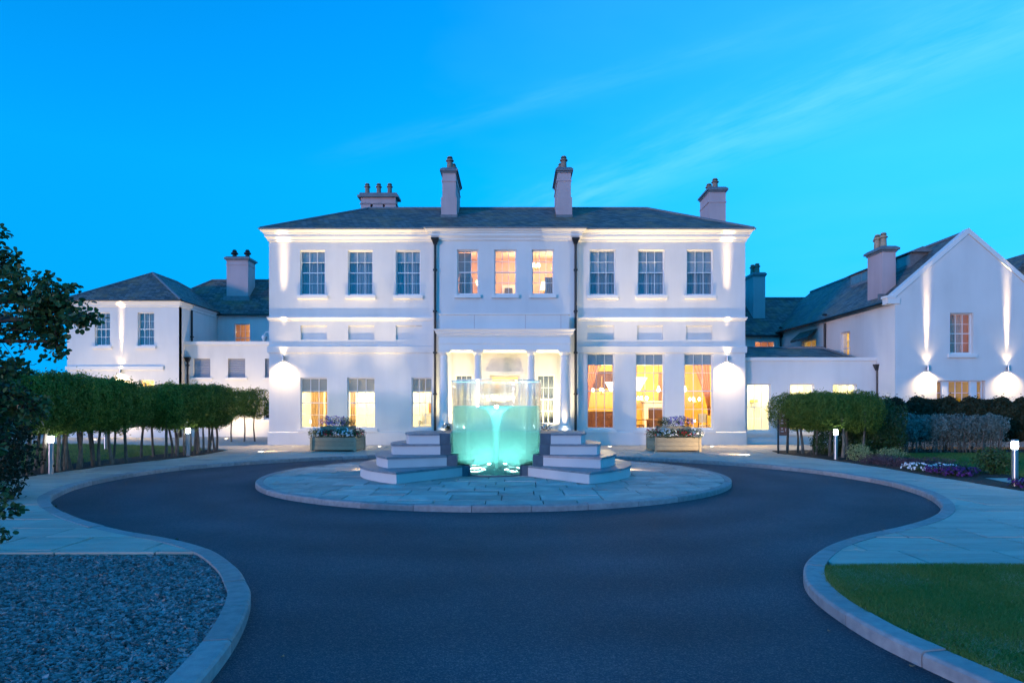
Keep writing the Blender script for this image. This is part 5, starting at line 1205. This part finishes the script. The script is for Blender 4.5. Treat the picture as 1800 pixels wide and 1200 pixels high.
# ------------------------------------------------------------------ planting
def leaf_quads(P, Nrm, L, Wd, jit=0.6):
    """diamond leaves at points P, roughly facing along Nrm"""
    n = len(P); Nn = Nrm + nrng.normal(0, jit, (n, 3)); Nn /= np.linalg.norm(Nn, axis=1)[:, None] + 1e-9
    u = np.cross(Nn, nrng.normal(0, 1, (n, 3))); u /= np.linalg.norm(u, axis=1)[:, None] + 1e-9; v = np.cross(Nn, u)
    l = (L * nrng.uniform(.6, 1.3, n))[:, None]; w = (Wd * nrng.uniform(.6, 1.3, n))[:, None]
    return np.stack([P - u * l * .5, P + v * w * .5 - u * l * .05, P + u * l * .5, P - v * w * .5 - u * l * .05], 1)
def shell_points(n, shape, depth=0.35, lump=0.12, seed=0):
    """points near the surface of a rounded box (half sizes shape) with a lumpy outline"""
    d = nrng.normal(0, 1, (n, 3)); d /= np.linalg.norm(d, axis=1)[:, None]
    e = 2.9
    k = (np.abs(d) ** e).sum(1) ** (-1 / e)
    lum = np.array([mnoise.noise(Vector(q * 2.4 + seed)) for q in (d * k[:, None])])
    r = (1 + lump * lum) * (1 - depth * nrng.random(n) ** 2.2)
    r *= 1 + (nrng.random(n) < .035) * nrng.uniform(.05, .2, n)          # stray shoots
    return d * (k * r)[:, None] * np.array(shape)[None], d
M['yew'] = leaf_mat('clipped_conifer', (0.05, 0.105, 0.012), (0.18, 0.25, 0.035), .25, .6, .18)
M['laurel'] = leaf_mat('evergreen_shrub', (0.02, 0.06, 0.014), (0.07, 0.12, 0.03), .25, .45, .12)
M['darkhedge'] = leaf_mat('dark_hedge', (0.012, 0.022, 0.008), (0.045, 0.05, 0.02), .2, .6, .15)
M['silver'] = leaf_mat('silver_shrub', (0.08, 0.13, 0.11), (0.24, 0.30, 0.27), .2, .6, .15)
M['lime'] = leaf_mat('variegated_shrub', (0.16, 0.22, 0.06), (0.45, 0.46, 0.22), .3, .6, .1)
M['alder'] = leaf_mat('alder_leaf', (0.03, 0.075, 0.025), (0.10, 0.16, 0.05), .3, .4, .0, 3)
M['heather'] = leaf_mat('heather', (0.05, 0.028, 0.03), (0.16, 0.09, 0.11), .2, .7, .2)
M['w_flower'] = leaf_mat('white_petal', (0.75, 0.75, 0.78), (0.85, 0.85, 0.85), .2, .7, .05)
M['p_flower'] = leaf_mat('purple_petal', (0.045, 0.006, 0.09), (0.12, 0.02, 0.17), .2, .6, .1)
M['v_flower'] = leaf_mat('violet_petal', (0.16, 0.10, 0.42), (0.40, 0.30, 0.62), .2, .7, .1)
M['r_flower'] = leaf_mat('red_petal', (0.22, 0.008, 0.012), (0.40, 0.02, 0.03), .2, .6, .1)
M['core'] = pm('foliage_core', (0.012, 0.02, 0.008), 1.0, .3, 4)
def crown_mesh(n, shape, L, Wd, mat, depth=.35, lump=.12, seed=0, jit=.7, name='crown'):
    P, d = shell_points(n, shape, depth, lump, seed)
    return np_mesh(name, leaf_quads(P, d, np.full(n, L), np.full(n, Wd), jit), 4, mat)
def trunk_mb(h, r, lean=(0, 0), kink=.05, seed=0):
    rr = random.Random(seed); pts = []; rad = []; px = py = 0
    for k in range(9):
        f = k / 8; px = lean[0] * f + kink * math.sin(f * 4 + seed) * f * (1.2 - f); py = lean[1] * f + kink * math.cos(f * 3.1 + seed) * f
        pts.append((px, py, h * f)); rad.append(r * (1.25 - .5 * f ** .6 + rr.uniform(-.08, .08)))
    pts[0] = (pts[0][0], pts[0][1], -.03)
    return MB().tube(pts, rad, 8)
ORD = ['first', 'second', 'third', 'fourth', 'fifth', 'sixth', 'seventh', 'eighth', 'ninth', 'tenth', 'eleventh', 'twelfth', 'thirteenth', 'fourteenth', 'fifteenth', 'sixteenth', 'seventeenth', 'eighteenth', 'nineteenth', 'twentieth', 'twenty-first', 'twenty-second']
crowns = [crown_mesh(7500, (.66, .66, .70), .075, .03, M['yew'], .38, .24, k * 7.3) for k in range(5)]
trunks = [trunk_mb(1.5, .04, (rng.uniform(-.14, .14), rng.uniform(-.1, .1)), .08, k).mesh('trunk', M['bark']) for k in range(9)]
def hedge_tree(label, x, y, group, cz=1.86, sc=(1, 1, 1), base=.1, crown=True):
    t = thing('hedge_tree', label, 'tree', (x, y, base), group)
    tr = link('trunk', rng.choice(trunks), t, (0, 0, 0), False); tr.rotation_euler = (0, 0, rng.uniform(0, 6.28)); k = rng.uniform(.85, 1.25); tr.scale = (k, k, 1)
    cr = link('crown', rng.choice(crowns), t, (0, 0, cz - base), False); cr.rotation_euler = (0, 0, rng.choice((0, math.pi / 2, math.pi, -math.pi / 2)) + rng.uniform(-.1, .1)); cr.scale = tuple(q * rng.uniform(.93, 1.10) for q in sc)
    return t
def along(pts, n):
    P = resample([Vector((a, b, 0)) for a, b in pts], .05); return [P[int(round(i * (len(P) - 1) / (n - 1)))] for i in range(n)]
rowA = [(-11.95, 14.6), (-11.98, 17.4), (-11.9, 19.4), (-11.75, 20.5)]
A = along(rowA, 20)
for i, p in enumerate(A): hedge_tree('clipped hedge tree, %s from the left in the front row of the near left hedge' % ORD[i], p.x + rng.uniform(-.12, .12), p.y + rng.uniform(-.14, .14), 'clipped hedge trees at left', cz=1.86 + rng.uniform(-.04, .04))
A2 = along([(-12.75, 14.8), (-12.8, 18), (-12.6, 20.4)], 11)
for i, p in enumerate(A2): hedge_tree('clipped hedge tree, %s from the left in the back row of the near left hedge' % ORD[i], p.x + rng.uniform(-.1, .1), p.y + rng.uniform(-.15, .15), 'clipped hedge trees at left', cz=1.84)
Bq = along([(-11.5, 22.5), (-11.3, 24), (-11.35, 26.0)], 12)
for i, p in enumerate(Bq): hedge_tree('clipped hedge tree, %s from the left in the front row of the middle left hedge' % ORD[i], p.x + rng.uniform(-.06, .06), p.y + rng.uniform(-.08, .08), 'clipped hedge trees at left', cz=1.80)
B2 = along([(-12.2, 22.3), (-12.1, 26.0)], 6)
for i, p in enumerate(B2): hedge_tree('clipped hedge tree, %s from the left in the back row of the middle left hedge' % ORD[i], p.x, p.y, 'clipped hedge trees at left', cz=1.78)
for i, (x, y) in enumerate(((-13.95, 33.6), (-13.4, 33.8), (-12.95, 34.0))): hedge_tree('clipped hedge tree, %s from the left of the small hedge before the low link' % ORD[i], x, y, 'clipped hedge trees at left', cz=1.95, sc=(1.05, 1.05, .95), base=.06)
# right-hand group
spots = [(9.95, 24.9), (10.25, 24.3), (10.4, 25.1), (10.55, 23.9), (10.75, 24.6), (10.7, 23.2), (11.0, 23.7), (10.8, 22.5), (11.15, 22.9), (11.3, 22.2)]
for i, (x, y) in enumerate(spots):
    hedge_tree('clipped hedge tree, %s from the left in the group beside the signpost' % ORD[i], x, y, 'clipped hedge trees beside the signpost', cz=1.62, sc=(.95, .95, .92))
# shrubs
def shrub(name, label, x, y, shape, mat, n, L, Wd, group=None, lump=.25, depth=.5, z=.1, jit=.8, stems=True):
    t = thing(name, label, 'shrub', (x, y, z), group)
    link('foliage', crown_mesh(n, shape, L, Wd, mat, depth, lump, rng.uniform(0, 50), jit, 'foliage'), t, (0, 0, shape[2] * .94), False)
    if stems:
        mb = MB()
        for k in range(6):
            a = rng.uniform(0, 6.28); mb.tube([(0, 0, -.02), (shape[0] * .3 * math.cos(a), shape[1] * .3 * math.sin(a), shape[2] * .6), (shape[0] * .6 * math.cos(a), shape[1] * .6 * math.sin(a), shape[2] * 1.2)], [.03, .02, .008], 5)
        mb.build('stems', M['dbark'], t, False)
    return t
shrub('evergreen_shrub', 'large rounded green shrub right of the clipped trees and bollard', 12.25, 23.1, (.80, .8, 1.0), M['laurel'], 15000, .075, .04)
shrub('evergreen_shrub', 'green shrub low among the trunks beside the right bollard', 11.2, 24.0, (.7, .5, .45), M['laurel'], 5000, .07, .04)
hx = [13.9 + 1.05 * k for k in range(11)]
dh = crown_mesh(16000, (.78, .55, .80), .10, .05, M['darkhedge'], .4, .16, 3)
for i, x in enumerate(hx):
    t = thing('hedge_shrub', 'dark clipped hedge shrub, %s from the left in front of the gabled wing' % ORD[i], 'shrub', (x, 27.0, .09), 'dark hedge in front of the gabled wing')
    c_ = link('foliage', dh, t, (0, 0, 1.18), False); c_.rotation_euler = (0, 0, math.pi * (i % 2)); c_.scale = (1, 1, rng.uniform(.97, 1.03))
    trunk_mb(.7, .04, (.05, .05), .03, i).build('stem', M['dbark'], t, False)
sx = [(13.9, 25.3), (14.65, 25.3), (15.4, 25.3), (16.15, 25.3), (16.9, 25.3), (17.6, 25.3)]
for i, (x, y) in enumerate(sx):
    t = thing('silver_shrub', 'grey-leaved shrub with bare stems, %s from the left behind the right lawn' % ORD[i], 'shrub', (x, y, .1), 'silver shrub hedge behind the right lawn')
    link('foliage', crown_mesh(4600, (.52, .5, .42), .075, .04, M['silver'], .6, .4, i * 3.3, .9, 'foliage'), t, (0, 0, .95), False)
    link('lower_foliage', crown_mesh(1300, (.5, .45, .4), .05, .028, M['silver'], .8, .4, i * 5.3, .9, 'foliage'), t, (0, 0, .45), False)
    mb = MB()
    for k in range(11):
        a = rng.uniform(0, 6.28); q = rng.uniform(.08, .4); mb.tube([(q * math.cos(a), q * math.sin(a), -.02), (q * 1.1 * math.cos(a) + rng.uniform(-.05, .05), q * 1.1 * math.sin(a), .5), (q * 1.3 * math.cos(a), q * 1.3 * math.sin(a), 1.0)], [.022, .016, .008], 5)
    mb.build('stems', M['bark'], t, False)
shrub('rose_bush', 'small loose green bush on the lawn left of the right bollard', 12.0, 17.1, (.42, .42, .34), M['laurel'], 1500, .07, .045, lump=.5, depth=.8)
shrub('variegated_shrub', 'pale lime shrub at foot of the trunks beside the right bollard', 10.75, 21.3, (.34, .3, .26), M['lime'], 1500, .05, .03, 'pale shrubs in the right bed', .4, .7)
shrub('variegated_shrub', 'pale grey-lime shrub left of the silver hedge', 11.5, 20.9, (.4, .3, .22), M['lime'], 1500, .05, .03, 'pale shrubs in the right bed', .4, .7)
def clump(name, label, x, y, sx_, sy_, h, fm, nl, flower, nfl, fs, group=None, z=.11, droop=0):
    t = thing(name, label, 'flowers', (x, y, z), group)
    link('foliage', crown_mesh(nl, (sx_, sy_, h), .045, .022, fm, .8, .4, rng.uniform(0, 60), .9, 'foliage'), t, (0, 0, h * .8 - droop), False)
    if flower and nfl:
        P, d = shell_points(nfl, (sx_ * 1.03, sy_ * 1.03, h * 1.06), .12, .4, rng.uniform(0, 9))
        P = P[d[:, 2] > -.35]; d = d[d[:, 2] > -.35]; n = len(P); Nn = d + np.array([0, -.5, .35]) + nrng.normal(0, .3, (n, 3)); Nn /= np.linalg.norm(Nn, axis=1)[:, None]
        u = np.cross(Nn, np.array([0, 0, 1.0])); u /= np.linalg.norm(u, axis=1)[:, None] + 1e-9; v = np.cross(Nn, u); r = (fs * nrng.uniform(.7, 1.25, n))[:, None]
        V = np.stack([P + (u * math.cos(2 * math.pi * k / 10) + v * math.sin(2 * math.pi * k / 10)) * r * (1.0 if k % 2 else .72) for k in range(10)], 1)
        link('blossom', np_mesh('blossom', V, 10, flower), t, (0, 0, h * .8 - droop), False)
    return t
clump('heather_clump', 'brown purple heather beside the pale shrubs at right', 10.75, 20.1, .5, .55, .14, M['heather'], 2200, None, 0, 0, 'heather in the right bed')
clump('heather_clump', 'brown purple heather between the trunks and the white flowers', 10.9, 19.1, .5, .55, .14, M['heather'], 2200, None, 0, 0, 'heather in the right bed')
clump('heather_clump', 'brown purple heather behind the white bedding flowers', 11.6, 18.9, .6, .55, .15, M['heather'], 2200, None, 0, 0, 'heather in the right bed')
clump('white_bedding', 'white bedding flowers at left of the dark purple ones', 10.62, 17.9, .30, .42, .11, M['laurel'], 900, M['w_flower'], 260, .028, 'white bedding flowers')
clump('white_bedding', 'white bedding flowers behind the dark purple ones', 11.25, 17.95, .32, .25, .10, M['laurel'], 700, M['w_flower'], 150, .026, 'white bedding flowers')
for i, (x, y, lb) in enumerate(((10.68, 17.05, 'dark purple bedding flowers beside the white ones'), (11.05, 16.85, 'dark purple bedding flowers left of the small green bush'), (10.75, 16.55, 'dark purple bedding flowers at edge of the paving nearest the path'))):
    clump('purple_bedding', lb, x, y, .32, .3, .11, M['darkhedge'], 900, M['p_flower'], 300, .028, 'dark purple bedding flowers')
clump('purple_bedding', 'dark purple bedding flowers at foot of the right bollard', 10.75, 14.2, .35, .35, .10, M['darkhedge'], 900, M['p_flower'], 220, .028, 'dark purple bedding flowers')

# planters in front of the house
def planter(label, x, y, rz, w=1.68, d=1.2):
    t = thing('planter', label, 'planter', (x, y, .105), 'two-tier wooden planters', rz)
    z0 = .06
    for tier, (W_, D_, zb, nb) in enumerate(((w, d, z0, 3), (w * .62, d * .62, .62, 2))):
        bh = .16
        for k in range(nb):
            a = zb + k * bh
            for y_ in (-D_ / 2, D_ / 2): MB().box(-W_ / 2 + .045, W_ / 2 - .045, y_ - .02, y_ + .02, a, a + bh - .008).build('board', M['wood'], t, False)
            for x_ in (-W_ / 2, W_ / 2): MB().box(x_ - .02, x_ + .02, -D_ / 2 + .045, D_ / 2 - .045, a, a + bh - .008).build('board', M['wood'], t, False)
        for x_ in (-W_ / 2, W_ / 2):
            for y_ in (-D_ / 2, D_ / 2): MB().box(x_ - .042, x_ + .042, y_ - .042, y_ + .042, zb - .06 if tier == 0 else zb - .1, zb + nb * bh + .005).build('corner_post', M['wood'], t, False)
        MB().box(-W_ / 2 + .021, W_ / 2 - .021, -D_ / 2 + .021, D_ / 2 - .021, zb - .02, zb + nb * bh - .06).build('soil', M['soil'], t, False)
    return t
def pl_place(x, y, rz, u, v): return x + u * math.cos(rz) - v * math.sin(rz), y + u * math.sin(rz) + v * math.cos(rz)
for side, x, y, rz in (('left', -6.80, 26.3, R(-4)), ('right', 6.05, 26.1, R(4))):
    planter('two-tier wooden flower planter in front of the %s windows' % ('yellow' if side == 'left' else 'orange'), x, y, rz)
    sgn = 1 if side == 'left' else -1
    lay = [(-.72, -.5, .26, .24, .18, 'w_flower', 80, 'white trailing flowers at left corner', .66), (-.25, -.48, .36, .2, .14, 'r_flower', 70, 'red flowers in the middle', .64), (.38, -.52, .34, .24, .18, 'w_flower', 130, 'white trailing flowers right of the red ones', .64), (.78, -.15, .28, .45, .17, 'r_flower', 50, 'dark red flowers at right end', .64),
           (-.2, -.2, .46, .32, .22, 'v_flower', 230, 'violet flowers', 1.06), (.38, -.08, .28, .35, .2, None, 0, 'bushy green plant beside the violet flowers', 1.04)]
    for (u, v, a, b, h, fl, nfl, lb, z) in lay:
        uu = u * sgn; xx, yy = pl_place(x, y, rz, uu, v)
        if sgn < 0: lb = lb.replace('left corner', '@').replace('right end', 'left end').replace('@', 'right corner').replace('right of', 'left of')
        clump('flowering_plant', lb + (' of the planter before the yellow windows' if side == 'left' else ' of the planter before the orange windows') if 'in the' not in lb and 'at' in lb else lb + (' in the planter before the yellow windows' if side == 'left' else ' in the planter before the orange windows'),
              xx, yy, a, b, h, M['laurel'] if fl != 'v_flower' else M['darkhedge'], 1100, M[fl] if fl else None, nfl, .034, 'flowers in the planters', z + .1 - h * .8 + .04)
for k, (x_, lb) in enumerate(((XP(787), 'white flowers on the portico edge left of the fountain tank'), (XP(955), 'white flowers on the portico edge right of the fountain tank'))):
    clump('white_flowers', lb, x_ + (0 if k else 0), YP - .02, .34 if k else .22, .2, .16, M['darkhedge'], 900, M['w_flower'], 170, .032, 'white flowers on the portico edge', FLOOR + .02)

# far planting that closes the view at left
t = thing('field_hedge', 'dark bushy hedge far behind the lawn at the left edge', 'hedge', (-34, 44, 0))
link('foliage', crown_mesh(26000, (9, 1.6, 2.0), .22, .12, M['darkhedge'], .5, .35, 4, .9, 'foliage'), t, (0, 0, 1.75), False)
shrub('evergreen_shrub', 'dark shrub behind the trunks at far left', -15.2, 17.6, (1.2, 1.0, .85), M['darkhedge'], 9000, .09, .05)
shrub('evergreen_shrub', 'dark green shrub under the near tree at left edge', -9.6, 12.3, (.75, .7, 1.15), M['darkhedge'], 9000, .08, .05)

# the near tree that reaches in from the left edge
TX, TY = -7.2, 7.0
nt_ = thing('near_tree', 'dark broad-leaved tree reaching in from the left edge', 'tree', (TX, TY, .08))
MB().tube([(TX, TY, 0), (TX + .05, TY, 1.0), (TX - .05, TY + .1, 2.2), (TX + .1, TY, 3.4), (TX + .05, TY, 4.6)], [.17, .14, .12, .09, .05], 10).build('trunk', M['dbark'], nt_)
def at(px, py, d): return Vector(((px - 905) * d / 1200, d, CAM_H + (714 - py) * d / 1200))
blobs = [(-30, 420, 60, 45, 6.6, 46), (5, 470, 45, 50, 6.5, 46), (60, 520, 70, 55, 6.4, 64), (110, 530, 45, 40, 6.3, 46), (-20, 560, 90, 80, 6.6, 74), (60, 580, 60, 50, 6.5, 46), (100, 560, 40, 35, 6.3, 36), (110, 600, 28, 30, 6.3, 22), (148, 562, 26, 16, 6.2, 20), (165, 560, 16, 14, 6.2, 10),
         (-20, 650, 80, 50, 6.8, 44), (40, 650, 40, 22, 6.7, 18), (10, 700, 60, 40, 6.9, 56), (60, 715, 50, 30, 6.9, 36), (-20, 750, 40, 40, 6.9, 40), (-6, 800, 14, 30, 6.5, 10), (2, 872, 16, 26, 5.9, 11), (20, 902, 18, 14, 5.9, 9), (6, 940, 14, 16, 5.9, 6), (-60, 880, 40, 60, 6.2, 24), (-120, 600, 90, 160, 6.9, 90), (-90, 450, 70, 70, 6.8, 60)]
tw = MB(); LP = []; LD = []
for bi, (bx, by, rx, ry, d, cnt) in enumerate(blobs):
    c = at(bx - 14, by, d); k = d / 1200
    hub = Vector((TX + .05, TY, max(1.2, c.z - .35))); m1 = hub.lerp(c, .55) + Vector((0, 0, .15))
    limb = [hub, m1, c]; MB().tube(catmull(limb, 5), [.045 - .033 * i / 10 for i in range(11)], 6).build('limb', M['dbark'], nt_)
    for q in range(cnt):
        u = Vector((rng.gauss(0, .5), rng.gauss(0, .5), rng.gauss(0, .5)))
        if u.length > 1.05: u *= 1.05 / u.length
        e = c + Vector((u.x * rx * k, u.y * max(.25, rx * k * .8), u.z * ry * k)); s0_ = c.lerp(e, .25) + Vector((0, 0, .03))
        md = s0_.lerp(e, .5) + Vector((rng.uniform(-.03, .03), rng.uniform(-.03, .03), rng.uniform(-.02, .05)))
        tw.tube([s0_, md, e], [.005, .004, .002], 4, False)
        for w_ in range(9):
            f = rng.uniform(.35, 1.05); p = s0_.lerp(md, f * 2) if f < .5 else md.lerp(e, f * 2 - 1)
            LP.append(p + Vector((rng.gauss(0, .022), rng.gauss(0, .022), rng.gauss(0, .022)))); LD.append((e - s0_).normalized())
tw.build('twigs', M['dbark'], nt_)
P = np.array([tuple(p) for p in LP]); D = np.array([tuple(p) for p in LD]); n = len(P)
Nn = nrng.normal(0, .75, (n, 3)) + np.array([0, -.2, .8]); Nn /= np.linalg.norm(Nn, axis=1)[:, None]
u = D + nrng.normal(0, .7, (n, 3)); u -= Nn * (u * Nn).sum(1)[:, None]; u /= np.linalg.norm(u, axis=1)[:, None] + 1e-9; v = np.cross(Nn, u)
l = (nrng.uniform(.038, .066, n))[:, None]; w_ = l * nrng.uniform(.32, .42, n)[:, None]
prof = [(0, 0), (.25, .75), (.55, 1.0), (.85, .7), (1.0, 0), (.85, -.7), (.55, -1.0), (.25, -.75)]
V = np.stack([P + u * l * a + v * w_ * b + Nn * (abs(b) * .12 * l) for a, b in prof], 1)
link('crown', np_mesh('crown', V, 8, M['alder']), nt_, None, True)

# a few fallen leaves on the asphalt
M['dry_leaf'] = pm('dry_leaf', (0.30, 0.20, 0.10), 0.8, 0.3, 20)
for k, (px, py, lb) in enumerate(((497, 1155, 'pale fallen leaf on the asphalt near the left kerb'), (1603, 1172, 'pale fallen leaf on the asphalt near the right kerb'), (1457, 1110, 'small fallen leaf beside the right kerb'))):
    d_ = 1.8 * 1200 / (py - 714); x_ = (px - 905) * d_ / 1200; a = rng.uniform(0, 3)
    pts = [(-.5, 0, .3), (-.2, .22, .1), (.2, .2, 0), (.5, 0, .2), (.2, -.2, 0), (-.2, -.22, .1)]
    mb = MB(); s_ = .045
    P_ = [(x_ + s_ * (u * math.cos(a) - v * math.sin(a)), d_ + s_ * (u * math.sin(a) + v * math.cos(a)), .006 + s_ * w) for u, v, w in pts]
    mb.add(P_ + [(p[0], p[1], p[2] + .0015) for p in P_], [(0, 1, 2, 3, 4, 5), (11, 10, 9, 8, 7, 6)] + [(i, (i + 1) % 6, 6 + (i + 1) % 6, 6 + i) for i in range(6)])
    tag(mb.build('fallen_leaf', M['dry_leaf']), lb, 'leaf', 'fallen leaves on the road')
